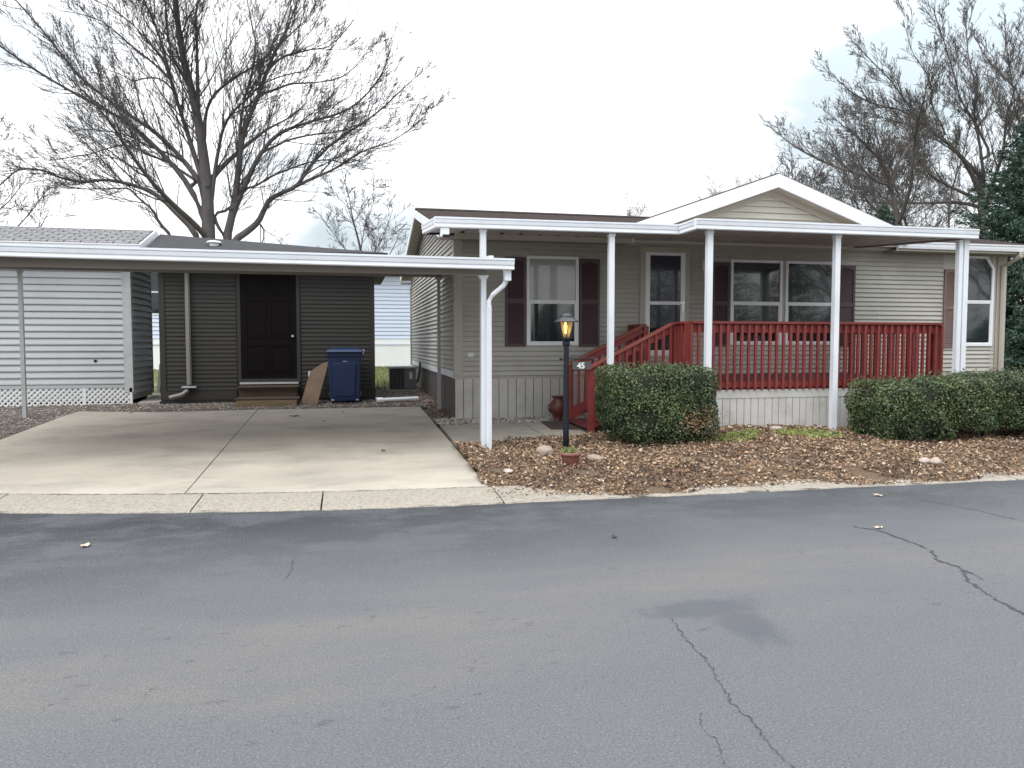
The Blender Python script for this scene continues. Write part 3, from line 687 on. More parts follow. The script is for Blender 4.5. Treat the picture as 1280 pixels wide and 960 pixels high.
def shutter(x0, x1, z0, z1, y, m):
    w = .045; zm = (z0+z1)/2+.02; mb = MB().ring(x0, x1, z0, z1, y-.03, y+.004, w); mb.box(x0+w, x1-w, y-.03, y+.004, zm-.04, zm+.04)
    # arched head rail
    n = 8
    for i in range(n):
        a = x0+w+(x1-x0-2*w)*i/n; b = x0+w+(x1-x0-2*w)*(i+1)/n; d = .05*(1-math.sin(math.pi*(i+.5)/n))
        mb.box(a, b, y-.028, y+.002, z1-w-.01-d, z1-w)
    o = mb.build('shutter', m, H); lv = MB()
    z = z0+w+.012
    while z < z1-w-.02:
        if not zm-.05 < z < zm+.04: lv.add([(x0+w, y-.022, z), (x1-w, y-.022, z), (x1-w, y-.004, z+.03), (x0+w, y-.004, z+.03), (x0+w, y, z), (x1-w, y, z)], [(0, 1, 2, 3), (4, 5, 1, 0)])
        z += .032
    lv.box(x0+w, x1-w, y-.003, y+.003, z0+w, z1-w)
    lo = lv.build('louvre', m, o); lo['kind'] = 'stuff'
for a, b in ((2.73, 3.10), (4.10, 4.48), (6.71, 7.06), (9.32, 9.75)): shutter(a, b, 1.53, 3.11, WY, M['shut'])
shutter(11.80, 12.08, 1.50, 3.08, WY, M['shutfade'])
bx('mullion', 8.165, 8.225, WY-.02, WY+.01, 1.555, 3.165, M['beige_trim'], H)
# storm door
dx0, dx1, dz0, dz1 = 5.26, 6.24, 1.29, 3.36
dr = MB().ring(dx0, dx1, dz0-.03, dz1, WY-.035, WY+.01, .10).build('door', M['beige_trim'], H)
mb = MB(); a, b, c, d = dx0+.10, dx1-.10, dz0+.07, dz1-.10
mb.box(a, a+.085, WY-.05, WY-.015, c, d); mb.box(b-.085, b, WY-.05, WY-.015, c, d)
mb.box(a+.085, b-.085, WY-.05, WY-.015, c, c+.10); mb.box(a+.085, b-.085, WY-.05, WY-.015, d-.055, d); mb.box(a+.085, b-.085, WY-.05, WY-.015, 2.30, 2.36)
mb.build('storm_door_frame', M['whitetrim'], dr)
bx('pane', a+.085, b-.085, WY-.03, WY-.02, 2.36, d-.055, M['doorpane'], dr); bx('pane', a+.085, b-.085, WY-.03, WY-.02, c+.10, 2.30, M['doorpane'], dr)
MB().box(b-.055, b-.03, WY-.075, WY-.05, 2.18, 2.24).bar((b-.12, WY-.085, 2.33), (b-.02, WY-.085, 2.33), .012, .022).box(b-.06, b-.02, WY-.06, WY-.05, 2.15, 2.36).build('handle', M['chrome'], dr)
mb = MB().box(6.50, 6.60, WY-.03, WY+.0, 2.95, 3.14); mb.box(6.515, 6.585, WY-.10, WY-.031, 2.98, 3.11)
bevel(mb.build('wall_lamp', M['whitetrim'], H), .012)
mb = MB().box(2.06, 2.16, WY-.02, WY+.01, 1.35, 1.42); bevel(mb.build('outlet_cover', M['outlet'], H), .006)
mb = MB().box(1.78, 1.83, 21.9, 22.15, .95, 1.6); bevel(mb.build('meter_box', M['greypost'], H), .01)
MB().tube([(1.79, 22.0, 1.6), (1.79, 22.0, 3.2)], .02, 6).build('conduit', M['greypost'], H)

# ============================================================ porch cover
PC = thing('porch_cover', (5.4, 11.4, .25), 'white aluminium porch roof on slim square posts along the tan house front', 'porch roof')
pz = lambda y: 3.245+.073*(y-10.1)
def pan_mesh(name, w, L, slope, m, rib=.05):
    P = [(0, 0), (w*.64, 0), (w*.72, rib), (w*.92, rib), (w, 0)]
    v = [(x, 0, z) for x, z in P]+[(x, L, z+L*slope) for x, z in P]+[(x, 0, z+.004) for x, z in P]+[(x, L, z+L*slope+.004) for x, z in P]
    f = [(i, i+1, i+6, i+5) for i in range(4)]+[(10+i, 15+i, 16+i, 11+i) for i in range(4)]
    return MB().add(v, f).mesh(name, m)
me = pan_mesh('roof_pan', .3325, 12.69-10.73, .073, M['pan'], .06)
for i in range(11): inst('roof_pan', me, (1.28+i*.3325, 10.73, pz(10.73)), 0, PC)
me = pan_mesh('roof_pan', .3307, 13.08-10.13, .073, M['pan'], .06)
bx('rib_shade_strip', 1.28, 4.94, 12.66, 12.685, 3.40, 3.53, M['dark'], PC)  # added dark strip stands in for shade inside the pan ribs
for i in range(14): inst('roof_pan', me, (4.95+i*.3307, 10.13, pz(10.13)), 0, PC)
fpro = [(-.01, 0), (.055, 0), (.062, .012), (.056, .060), (.066, .066), (.072, .108), (.060, .114), (.075, .124), (.075, .148), (.0, .155), (-.01, .155)]
fas = [((1.215, 10.72, 3.222), (4.945, 10.72, 3.232), (0, -1, 0)), ((4.885, 10.105, 3.225), (9.665, 10.105, 3.222), (0, -1, 0))]
for a, b, n in fas: MB().extr(fpro, a, b, n).build('fascia_gutter', M['white'], PC)
MB().extr(fpro, (4.958, 10.64, 3.228), (4.958, 10.108, 3.226), (-1, 0, 0)).build('fascia_gutter', M['white'], PC)
MB().extr(fpro, (1.287, 12.62, 3.40), (1.287, 10.722, 3.222), (-1, 0, 0)).build('side_fascia', M['white'], PC)
MB().extr(fpro, (9.592, 10.108, 3.222), (9.592, 13.08, 3.43), (1, 0, 0)).build('side_fascia', M['panc'], PC)  # dark pan colour paints the shade on this fascia's inner face
go = MB().box(1.30, 1.42, 10.675, 10.775, 3.10, 3.221).build('gutter_outlet', M['whitetrim'], PC)
bx('outlet_opening', 1.325, 1.43, 10.663, 10.676, 3.085, 3.125, M['dark'], go)
for x, y in ((1.92, 10.78), (3.87, 10.78), (5.17, 10.2), (7.27, 10.2), (9.56, 10.2)):
    zt = 3.224 if y > 10.5 else 3.226; zt = pz(y)-.003 if False else zt
    o = MB().box(x-.042, x+.042, y-.042, y+.042, mz(x, y)-.25 if x > 3 else gz(x, y)-.02, zt).build('post', M['white'], PC)
    bx('post_bracket', x-.052, x+.052, y-.048, y+.048, zt-.04, zt-.0, M['white'], o)
MB().box(9.425, 9.495, 10.16, 10.24, .35, 3.215).build('downspout', M['white'], PC)

# ============================================================ porch deck with railings and stairs
D = thing('porch_deck', (7.3, 11.8, .25), 'raised porch deck with barn red baluster railing, stairs and pale skirting', 'porch deck')
DX0, DX1, DY0, DY1, DZ = 5.02, 9.52, 10.58, 13.06, 1.0
mb = MB(); y = DY0
while y < DY1-.05: mb.box(DX0, DX1, y, min(DY1, y+.134), DZ-.03, DZ); y += .14
o = mb.build('decking', M['tread'], D); o['kind'] = 'stuff'
bx('deck_frame', DX0+.03, DX1-.03, DY0+.03, DY1, .78, DZ-.031, M['tread'], D)
bx('skirting_cap', DX0-.02, DX1+.02, DY0-.02, DY0+.02, .745, .875, M['deckskirt'], D)
bx('skirting_cap', DX1+.0, DX1+.02, DY0+.021, DY1, .745, .875, M['deckskirt'], D)
skirting(D, (DX0, DY0), 0, DX1-DX0, .05, .745, .125, M['deckskirt'])
bx('skirting_backing', DX0+.01, DX1-.005, DY0+.010, DY0+.03, .0, .78, M['dark'], D)  # black sheet puts groove shade behind the deck panels
bx('skirting_backing', DX1-.004, DX1+.01, DY0+.03, DY1, .0, .78, M['deckskirt'], D)
bx('skirting_backing', DX0, DX0+.02, DY0+.03, DY1, .0, .78, M['tread'], D)
bal = {}
def baluster(h, m=None):
    m = m or M['rail']; k = (round(h, 3), m.name)
    if k not in bal:
        c = .004; s_ = .019
        bal[k] = MB().add([(-s_, -s_, 0), (s_, -s_, 0), (s_, s_, 0), (-s_, s_, 0), (-s_, -s_, h-.012), (s_, -s_, h-.012), (s_, s_, h), (-s_, s_, h)],
                          [(0, 3, 2, 1), (4, 5, 6, 7), (0, 1, 5, 4), (1, 2, 6, 5), (2, 3, 7, 6), (3, 0, 4, 7)]).mesh('baluster', m)
    return bal[k]
CT = 1.925
def flat_rail(p0, p1, off, step, ends=True):
    """level railing from p0 to p1; balusters on side 'off' (unit normal)"""
    p0 = Vector(p0); p1 = Vector(p1); o = Vector(off); L = (p1-p0).length; d = (p1-p0)/L; z = Vector((0, 0, 1))
    cap = MB().bar(p0+z*(CT-.018)+o*.01, p1+z*(CT-.018)+o*.01, .13, .036).build('railing', M['rail'], D)
    MB().bar(p0+z*(CT-.036-.068), p1+z*(CT-.036-.068), .038, .136).build('top_rail', M['rail'], cap)
    MB().bar(p0+z*(.955), p1+z*(.955), .038, .09).build('bottom_rail', M['rail'], cap)
    n = int(L/step)
    for i in range(n+1):
        q = p0+d*(L*i/n)+o*.0385; inst('baluster', baluster(CT-.036-.875), (q.x+random.uniform(-.003, .003), q.y, .872), math.atan2(d.y, d.x) if abs(d.x) < .5 else 0, cap)
    return cap
flat_rail((DX0+.05, DY0-.0, 0), (DX1-.03, DY0-.0, 0), (0, -1, 0), .1165)
flat_rail((DX1-.03, DY0+.06, 0), (DX1-.03, DY1-.05, 0), (1, 0, 0), .1165)
flat_rail((DX0+.05, 11.02, 0), (DX0+.05, DY0+.06, 0), (-1, 0, 0), .1165)
flat_rail((DX0+.05, 12.42, 0), (DX0+.05, DY1-.05, 0), (-1, 0, 0), .1165)
for x, y in ((DX0+.05, DY0+.01), (DX1-.04, DY0+.07), (DX0+.05, 11.1), (DX0+.05, 12.32)):
    MB().box(x-.044, x+.044, y-.044+.02, y+.044+.02, .45, CT-.037).build('post', M['rail'], D)
def stair_rail(y, xb, xt, zb, zt, off, m='rail'):
    cap = MB().bar((xt, y, zt-.018), (xb-.12, y, zb-.018-(zt-zb)/(xt-xb)*.12), .12, .036).build('railing', M['raillight'], D)
    MB().bar((xt, y, zt-.10), (xb, y, zb-.10), .038, .10).build('top_rail', M['rail'], cap)
    MB().bar((xt, y, zt-.92), (xb-.02, y, zb-.90), .038, .19).build('stringer', M['rail'], cap)
    n = int((xt-xb)/.118)
    for i in range(n+1):
        x = xb+.03+(xt-xb-.06)*i/n; z = zb+(zt-zb)*(x-xb)/(xt-xb)
        h = .86; inst('baluster', baluster(h), (x, y+off*.0385, z-.045-h), 0, cap)
    return cap
stair_rail(11.1, 3.72, 5.0, 1.27, 1.915, -1)
stair_rail(12.32, 3.72, 5.0, 1.27, 1.915, 1)
for y in (11.12, 12.34): MB().box(3.68-.044, 3.68+.044, y-.044, y+.044, .18, 1.21).build('post', M['rail'], D)
for x, z in ((3.62, .30), (3.96, .47), (4.29, .645), (4.62, .82)):
    t = MB().box(x, x+.36, 11.14, 12.28, z-.038, z); bevel(t.build('tread', M['tread'], D), .006)

# ============================================================ carport
C = thing('carport', (-1.9, 12.2, .2), 'flat white aluminium carport on slim posts over the concrete driveway', 'carport')
cz = lambda y: 2.56+.078*(y-9.5)
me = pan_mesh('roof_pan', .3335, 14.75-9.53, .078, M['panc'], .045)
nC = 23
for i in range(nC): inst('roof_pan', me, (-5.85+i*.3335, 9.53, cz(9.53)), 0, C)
cpro = [(-.01, 0), (.06, 0), (.066, .010), (.058, .052), (.070, .058), (.078, .100), (.064, .106), (.082, .116), (.082, .140), (.0, .148), (-.01, .148)]
MB().extr(cpro, (-5.95, 9.55, 2.575), (2.10, 9.55, 2.535), (0, -1, 0)).build('fascia_gutter', M['white'], C)
MB().extr(cpro, (-5.86, 14.72, 2.99), (-5.86, 9.55, 2.575), (-1, 0, 0)).build('side_fascia', M['white'], C)
MB().bar((1.815, 9.56, 2.64), (1.815, 12.98, 2.64+.078*3.4), .05, .15).build('side_fascia', M['white'], C)
def hbeam(y, x0, x1, w=.07, h=.10):
    MB().box(x0, x1, y-w/2, y+w/2, cz(y)-h, cz(y)-.003).build('beam', M['panc'], C)
hbeam(9.8, -5.8, 1.79); hbeam(14.5, -5.8, 1.79)
for x, y, m in ((1.75, 9.8, 'white'), (-5.55, 9.8, 'white'), (1.72, 14.5, 'greypost'), (-5.6, 14.8, 'greypost')):
    zt = cz(y)-.103 if y < 14.7 else cz(14.5)-.07
    o = MB().box(x-.031, x+.031, y-.031, y+.031, gz(x, y)-.08, zt).build('post', M[m], C)
    MB().add([(x-.07, y-.04, zt), (x+.07, y-.04, zt), (x+.036, y-.04, zt-.055), (x-.036, y-.04, zt-.055), (x-.07, y+.04, zt), (x+.07, y+.04, zt), (x+.036, y+.04, zt-.055), (x-.036, y+.04, zt-.055)],
             [(3, 2, 1, 0), (4, 5, 6, 7), (0, 1, 5, 4), (1, 2, 6, 5), (2, 3, 7, 6), (3, 0, 4, 7)]).build('post_bracket', M[m], o)
ds = MB()
def rpipe(mb, pts, w, d, n=4):
    # rectangular downspout along a path in the xz plane
    for a, b in zip(pts[:-1], pts[1:]): mb.bar(a, b, d, w, up=(1, 0, .001) if abs(a[2]-b[2]) > abs(a[0]-b[0])*1.5 else (0, 0, 1))
rpipe(ds, [(2.03, 9.60, 2.54), (2.03, 9.60, 2.40)], .085, .10)
ds.build('downspout', M['white'], C)
ds = MB(); ds.tube([(2.03, 9.62, 2.42), (1.99, 9.64, 2.34), (1.85, 9.68, 2.22), (1.806, 9.70, 2.14), (1.806, 9.70, 2.02)], [.032]*5, 8); ds.build('downspout_elbow', M['white'], C)
ds = MB(); ds.box(1.776, 1.836, 9.665, 9.73, .17, 2.08)
for k in range(3): ds.box(1.781+k*.020, 1.791+k*.020, 9.659, 9.666, .19, 2.07)
ds.add([(1.776, 9.665, .17), (1.836, 9.665, .17), (1.836, 9.73, .17), (1.776, 9.73, .17), (1.80, 9.60, .10), (1.90, 9.60, .10), (1.90, 9.70, .09), (1.80, 9.70, .09)], [(0, 1, 5, 4), (1, 2, 6, 5), (2, 3, 7, 6), (3, 0, 4, 7), (4, 5, 6, 7)])
ds.build('downspout', M['white'], C)

# ============================================================ dark storage shed under the carport
S = thing('storage_shed', (-1.6, 18.5, .3), 'dark grey brown sided storage shed behind the carport with a maroon door', 'shed')
SX0, SX1, SY0, SY1, SZ = -3.80, .57, 16.8, 20.6, .52
mb = MB().box(SX0+.02, SX1-.02, SY0+.02, SY1, .0, 3.3); mb.build('wall', M['shedsiding'], S)
siding(S, (SX0+.10, SY0+.016), 0, SX1-SX0-.2, SZ+.06, 3.3, .0875, [(-2.30-SX0-.1, -.98-SX0-.1, 0, 3.16)], M['shedsiding'], None, .015)
siding(S, (SX1-.016, SY0+.1), R(90), SY1-SY0-.1, SZ+.06, 3.3, .0875, (), M['shedsiding'])
siding(S, (SX0+.016, SY1), R(-90), SY1-SY0-.1, SZ+.06, 3.3, .0875, (), M['shedsiding'])
for x0, x1 in ((SX0-.01, SX0+.1), (SX1-.1, SX1+.01)): bx('corner_trim', x0, x1, SY0-.01, SY0+.1, SZ, 3.29, M['shedsiding'], S)
bx('base_trim', SX0-.012, -2.31, SY0-.014, SY0+.02, SZ-.12, SZ+.06, M['shedsiding'], S)
bx('base_trim', -.97, SX1+.012, SY0-.014, SY0+.02, SZ-.12, SZ+.06, M['shedsiding'], S)
skirting(S, (SX0, SY0+.012), 0, SX1-SX0, .1, SZ-.12, .125, M['shedsiding'], 'base_panel')
MB().ring(-2.28, -1.0, .76, 3.16, SY0-.02, SY0+.01, .07).build('door_frame', M['shedsiding'], S)
dd = MB().box(-2.21, -1.07, SY0-.012, SY0+.01, .83, 3.09).build('door', M['doorbrown'], S)
for ix in (0, 1):
    for z0, z1 in ((.95, 1.55), (1.70, 2.50), (2.62, 2.98)):
        x0 = -2.11+ix*.5; mb = MB().ring(x0, x0+.43, z0, z1, SY0-.022, SY0-.0115, .022); mb.box(x0+.05, x0+.38, SY0-.018, SY0-.0115, z0+.05, z1-.05)
        mb.build('door_panel', M['doorbrown'], dd)
MB().tube([(-1.15, SY0-.012, 1.74), (-1.15, SY0-.05, 1.74), (-1.15, SY0-.055, 1.74), (-1.15, SY0-.09, 1.74)], [.018, .018, .036, .026], 12).build('door_knob', M['chrome'], dd)
bx('threshold', -2.24, -1.04, SY0-.09, SY0+.01, .72, .758, M['greypost'], S)
bevel(MB().box(-.84, -.76, SY0-.02, SY0+.01, .86, .98).build('outlet_cover', M['outlet'], S), .006)
ds = MB().tube([(-3.22, SY0-.30, 3.22), (-3.24, SY0-.06, 3.06), (-3.24, SY0-.06, .74), (-3.28, SY0-.08, .60), (-3.38, SY0-.10, .52), (-3.62, SY0-.12, .46)], .05, 6)
M['drab'] = mat('drab_downspout', (.20, .195, .18), .5, .05, 3)
ds.build('downspout', M['drab'], S)
bx('pipe_strap', -3.38, -3.10, SY0-.125, SY0-.0, .66, .69, M['greypost'], S)
# hipped roof
A_, B_ = (-4.1, 18.4, 4.04), (-3.3, 18.7, 4.04)
FL, FR, BR, BL = (-3.98, 16.45, 3.46), (.86, 16.45, 3.52), (.86, 21.0, 3.5), (-3.98, 21.0, 3.46)
def dn(p, d=.09): return (p[0], p[1], p[2]-d)
P6 = [FL, FR, BR, BL, A_]
mb = MB().add(P6+[dn(p) for p in P6[:4]], [(0, 1, 4), (1, 2, 4), (2, 3, 4), (3, 0, 4), (5, 6, 1, 0), (6, 7, 2, 1), (7, 8, 3, 2), (8, 5, 0, 3), (8, 7, 6, 5)])
mb.build('roof', M['roofdark'], S)
bx('fascia', -4.0, .88, 16.40, 16.447, 3.16, 3.45, M['shedsiding'], S); bx('fascia', .862, .90, 16.448, 21, 3.18, 3.46, M['shedsiding'], S)
bx('soffit', -3.98, .86, 16.447, 16.79, 3.18, 3.20, M['shedsiding'], S); bx('soffit', .58, .86, 16.79, 21, 3.18, 3.20, M['shedsiding'], S)
MB().lathe([(.10, 0), (.10, .06), (.16, .075), (.13, .11), (.02, .13)], (-2.75, 17.1, 3.64), 10).build('roof_vent', M['white'], S)

T = thing('wooden_steps', (-1.6, 16.2, .3), 'two tier wooden box steps at the shed door', 'steps')
o = MB().box(-2.20, -1.04, 16.33, 16.72, .3, .655).build('step_box', M['wooddark'], T)
MB().box(-2.23, -1.01, 16.28, 16.74, .656, .695).build('tread', M['wooddark'], T)
MB().box(-2.18, -1.02, 15.72, 16.25, .29, .44).build('step_box', M['wood'], T)
MB().box(-2.22, -.98, 15.74, 16.325, .441, .478).build('tread', M['wooddark'], T)
for o in T.children: bevel(o, .006)
mb = MB(); pr = [(-.96, 15.95, .33), (-.62, 15.86, .33), (-.40, 16.62, 1.19), (-.53, 16.64, 1.15), (-.78, 16.5, .98)]
q = [Vector(p) for p in pr]; nrm = (q[1]-q[0]).cross(q[2]-q[0]).normalized()*.018
mb.add(q+[p+nrm for p in q], [(0, 1, 2, 3, 4), (9, 8, 7, 6, 5)]+[(i, (i+1) % 5, 5+(i+1) % 5, 5+i) for i in range(5)])
tag(mb.build('leaning_board', M['board']), 'tan board leaning on the shed wall between steps and blue bin', 'board')

# blue wheeled bin
B = thing('wheelie_bin', (-.05, 16.3, .33), 'dark blue wheeled rubbish bin standing against the dark shed', 'bin')
x, y, z = -.07, 16.25, .33
def taper(x0, x1, y0, y1, z0, X0, X1, Y0, Y1, z1):
    return [(x0, y0, z0), (x1, y0, z0), (x1, y1, z0), (x0, y1, z0), (X0, Y0, z1), (X1, Y0, z1), (X1, Y1, z1), (X0, Y1, z1)]
BF = [(0, 3, 2, 1), (4, 5, 6, 7), (0, 1, 5, 4), (1, 2, 6, 5), (2, 3, 7, 6), (3, 0, 4, 7)]
mb = MB().add(taper(x-.30, x+.30, y-.26, y+.26, z+.05, x-.345, x+.345, y-.34, y+.34, z+1.05), BF)
mb.add(taper(x-.355, x+.355, y-.35, y+.35, z+.97, x-.365, x+.365, y-.36, y+.36, z+1.06), BF)
mb.add(taper(x-.20, x+.20, y-.31, y-.2, z+.15, x-.24, x+.24, y-.352, y-.2, z+.85), BF)
bevel(mb.build('bin_body', M['blue'], B), .02, 3)
mb = MB().add(taper(x-.37, x+.37, y-.39, y+.36, z+1.075, x-.35, x+.35, y-.34, y+.33, z+1.13), BF); mb.add(taper(x-.33, x+.33, y-.3, y+.3, z+1.13, x-.25, x+.25, y-.2, y+.2, z+1.16), BF)
bevel(mb.build('lid', M['blue'], B), .015, 3)
MB().tube([(x-.3, y+.39, z+1.03), (x+.3, y+.39, z+1.03)], .018, 8).build('handle', M['blue'], B)
MB().tube([(x+.37, y-.33, z+1.04), (x+.40, y-.35, z+1.11), (x+.385, y+.0, z+1.12)], .012, 6).build('lid_strap', M['bluepale'], B)
for sx in (-1, 1):
    MB().tube([(x+sx*.28, y+.26, z+.12), (x+sx*.345, y+.26, z+.12)], .12, 18).build('wheel', M['lampgrey'], B)
    MB().box(x+sx*.25-.03, x+sx*.25+.03, y-.285, y-.27, z+.07, z+.095).build('foot', M['bluepale'], B)
MB().box(x-.04, x+.05, y-.358, y-.352, z+.88, z+.892).build('moulded_mark', M['bluepale'], B)

# ============================================================ white neighbour shed on lattice
N_ = thing('white_shed', (-7.5, 17.9, .3), 'white lap sided outbuilding on lattice skirting left of the carport', 'shed')
NX0, NX1, NY0, NY1 = -11.5, -4.42, 17.1, 18.75
bx('wall', NX0, NX1-.02, NY0+.02, NY1, .4, 3.5, M['whiteside'], N_)
siding(N_, (NX0, NY0+.018), 0, NX1-NX0-.16, .72, 3.5, .137, [], M['whiteside'], None, .03)
siding(N_, (NX1-.018, NY0+.1), R(90), NY1-NY0-.1, .50, 3.55, .137, [], M['whiteside'], None, .03, .004)
bx('corner_trim', NX1-.16, NX1+.01, NY0-.012, NY0+.10, .56, 3.55, M['greypost'], N_)
bx('corner_trim', NX1-.05, NX1+.01, NY1-.001, NY1+.06, .45, 3.55, M['greypost'], N_)
bx('skirt_rail', NX0, NX1-.161, NY0-.01, NY0+.02, .655, .72, M['whiteside'], N_)
mb = MB(); a, b = .30, .655; p = .108; xx = NX0
for sgn in (1, -1):
    off = 0 if sgn > 0 else .008; x = NX0-.5
    while x < NX1+.5:
        x0 = x; x1 = x+(b-a)*sgn; lo, hi = NX0, NX1-.04
        # clip at the panel ends
        z0, z1 = a, b
        if min(x0, x1) >= lo and max(x0, x1) <= hi: mb.bar((x0, NY0+off, z0), (x1, NY0+off, z1), .036, .007, up=(0, 1, 0))
        elif min(x0, x1) < hi < max(x0, x1):
            t = abs(hi-x0)/(b-a) if sgn > 0 else abs(x0-hi)/(b-a)
            if sgn > 0: mb.bar((x0, NY0+off, a), (hi, NY0+off, a+(b-a)*t), .036, .007, up=(0, 1, 0))
            else: mb.bar((hi, NY0+off, a+(b-a)*t), (x1, NY0+off, b), .036, .007, up=(0, 1, 0))
        x += p
o = mb.build('lattice', M['lattice'], N_); o['kind'] = 'stuff'
for x in (NX1-.04, -5.35, -7.75): bx('lattice_batten', x-.025, x+.03, NY0-.012, NY0+.012, .28, .654, M['lattice'], N_)
bx('lattice_batten', NX0, NX1-.07, NY0-.01, NY0+.011, .265, .30, M['lattice'], N_)
bx('crawl_space', NX0, NX1-.1, NY0+.12, NY1-.1, .1, .45, M['dark'], N_)
roof_slab('roof', NX0-.3, NX1+.30, NY0-.42, 3.60, NY0+.93, 4.06, .08, M['roofgrey'], N_)
roof_slab('roof', NX0-.3, NX1+.30, NY1+.4, 3.60, NY0+.93, 4.06, .08, M['roofgrey'], N_)
o = None
def tabs(x0, x1, ya, za, yb, zb, step, tw, m, parent):
    n = max(2, int(math.hypot(yb-ya, zb-za)/step)); mb = MB()
    for k in range(n):
        t0, t1 = k/n, (k+1)/n; y0 = ya+(yb-ya)*t0; y1 = ya+(yb-ya)*t1; a = za+(zb-za)*t0; b = za+(zb-za)*t1; x = x0-(k % 2)*tw/2
        while x < x1:
            xa, xb = max(x+.012, x0), min(x+tw-.012, x1); d = random.uniform(0, .012)
            if xb > xa: mb.add([(xa, y0-d, a+.003), (xb, y0-d, a+.003), (xb, y0-d, a+.028), (xa, y0-d, a+.028), (xb, y1, b+.01), (xa, y1, b+.01)], [(0, 1, 2, 3), (3, 2, 4, 5)])
            x += tw
    o = mb.build('shingle_tabs', m, parent); o['kind'] = 'stuff'
tabs(NX0-.3, NX1+.28, NY0-.44, 3.60, NY0+.93, 4.06, .15, .30, M['roofgrey'], N_)
rake(NX1+.30, NY0-.43, 3.60, NY0+.93, 4.07, .2, .03, M['whitetrim'], N_); rake(NX1+.30, NY1+.41, 3.60, NY0+.93, 4.07, .2, .03, M['whitetrim'], N_)
MB().extr(gprof, (NX0-.3, NY0-.44, 3.465), (NX1+.33, NY0-.44, 3.465), (0, -1, 0)).build('gutter', M['whitetrim'], N_)
bx('soffit', NX0-.3, NX1+.3, NY0-.42, NY0, 3.50, 3.515, M['whitetrim'], N_)
MB().add([(NX1-.03, NY0+.02, 3.5), (NX1-.03, NY1, 3.5), (NX1-.03, NY0+.93, 3.96), (NX1-.1, NY0+.02, 3.5), (NX1-.1, NY1, 3.5), (NX1-.1, NY0+.93, 3.96)], [(0, 1, 2), (5, 4, 3), (0, 3, 4, 1), (1, 4, 5, 2), (2, 5, 3, 0)]).build('gable_wall', M['whiteside'], N_)
MB().tube([(NX1-.7, NY0-.018, 1.22), (NX1-.7, NY0+.0, 1.22)], .03, 10).build('vent_hole', M['dark'], N_)
bx('pad_strip', 0, 0, 0, 0, 0, 0, M['walk'], N_) if False else None
pth = slab('stepping_slab', -4.28, -3.86, -4.5, -4.15, lambda x: 16.9, lambda x: 19.5, M['walk'], None, .03, 3, 6); pth['kind'] = 'structure'
MB().bar((-4.36, 19.0, .42), (-4.30, 19.08, 1.1), .10, .03).build('downspout', M['beige_trim'], N_)

# ============================================================ neighbour house far behind
FH = thing('neighbour_house', (-3, 36, .55), 'pale blue sided house with white skirting far behind the two sheds', 'house')
bx('wall', -15, 9, 34.02, 42, 0, 4.75, M['farside'], FH)
siding(FH, (-15, 34.016), 0, 24, 1.75, 4.75, .17, [(6.95, 7.95, 2.76, 4.66)], M['farside'], None, .03)
bx('skirting', -15.02, 9.02, 33.98, 34.02, .1, 1.74, M['farskirt'], FH)
bx('skirt_band', -15.03, 9.03, 33.95, 33.979, 1.50, 1.56, M['farside'], FH)
win = MB().ring(-8.05, -7.05, 2.76, 4.66, 33.97, 34.02, .06).build('window', M['whitetrim'], FH)
for z0, z1 in ((2.82, 3.68), (3.74, 4.6)): bx('pane', -7.99, -7.11, 33.985, 34.0, z0, z1, M['pane'], win)
bx('sash_rail', -7.99, -7.11, 33.975, 34.01, 3.68, 3.74, M['whitetrim'], win)
roof_slab('roof', -15.4, 9.4, 33.6, 4.75, 38, 5.35, .12, M['roofgrey'], FH); roof_slab('roof', -15.4, 9.4, 42.4, 4.75, 38, 5.35, .12, M['roofgrey'], FH)

# ============================================================ air conditioner, pipe on the gravel, vase, mat, lamp, pot, stones
A = thing('air_conditioner', (1.28, 19.2, .38), 'grey outdoor air conditioning unit beside the house side wall', 'air conditioner')
z = gz(1.2, 19.2); x0, x1, y0, y1 = 1.00, 1.66, 18.95, 19.6
bx('pad', x0-.06, x1+.06, y0-.06, y1+.06, z-.05, z+.04, M['walk'], A)
bx('core', x0+.03, x1-.03, y0+.03, y1-.03, z+.041, z+.56, M['acdark'], A)
mb = MB()
for k in range(9): mb.box(x0, x0+.36, y0, y0+.012, z+.08+k*.052, z+.088+k*.052); mb.box(x0-.001, x0+.01, y0+.013, y1, z+.08+k*.052, z+.088+k*.052)
for k in range(6): mb.box(x0+k*.07, x0+k*.07+.008, y0-.006, y0-.001, z+.05, z+.55)
mb.build('grille', M['ac'], A)
bevel(MB().box(x0+.37, x1, y0-.005, y1, z+.05, z+.56).build('service_panel', M['ac'], A), .01)
bevel(MB().box(x0-.03, x1+.03, y0-.03, y1+.03, z+.56, z+.61).build('top_cover', M['greypost'], A), .015)
MB().box(x1-.16, x1-.09, y0-.012, y0-.006, z+.30, z+.47).build('data_plate', M['outlet'], A)
MB().tube([(x1-.02, y0+.1, z+.2), (x1+.06, y0+.1, z+.25), (x1+.12, y0+.2, z+.5), (x1+.14, y0+.4, z+.7)], .03, 8).build('refrigerant_line', M['lampgrey'], A)
mb = MB(); gg = gz(1, 16.1)
mb.add([(.60, 16.02, gg+.02), (1.46, 16.20, gg+.03), (1.48, 16.10, gg+.03), (.64, 15.90, gg+.02), (.60, 16.02, gg+.09), (1.46, 16.20, gg+.10), (1.48, 16.10, gg+.08), (.64, 15.90, gg+.06)],
       [(0, 1, 2, 3), (4, 7, 6, 5), (0, 4, 5, 1), (1, 5, 6, 2), (2, 6, 7, 3), (3, 7, 4, 0)])
mb.add([(.575, 16.06, gg+.01), (.70, 16.08, gg+.01), (.74, 15.86, gg+.01), (.58, 15.84, gg+.01), (.56, 16.06, gg+.10), (.70, 16.08, gg+.10), (.72, 15.86, gg+.07), (.59, 15.84, gg+.07)], BF)
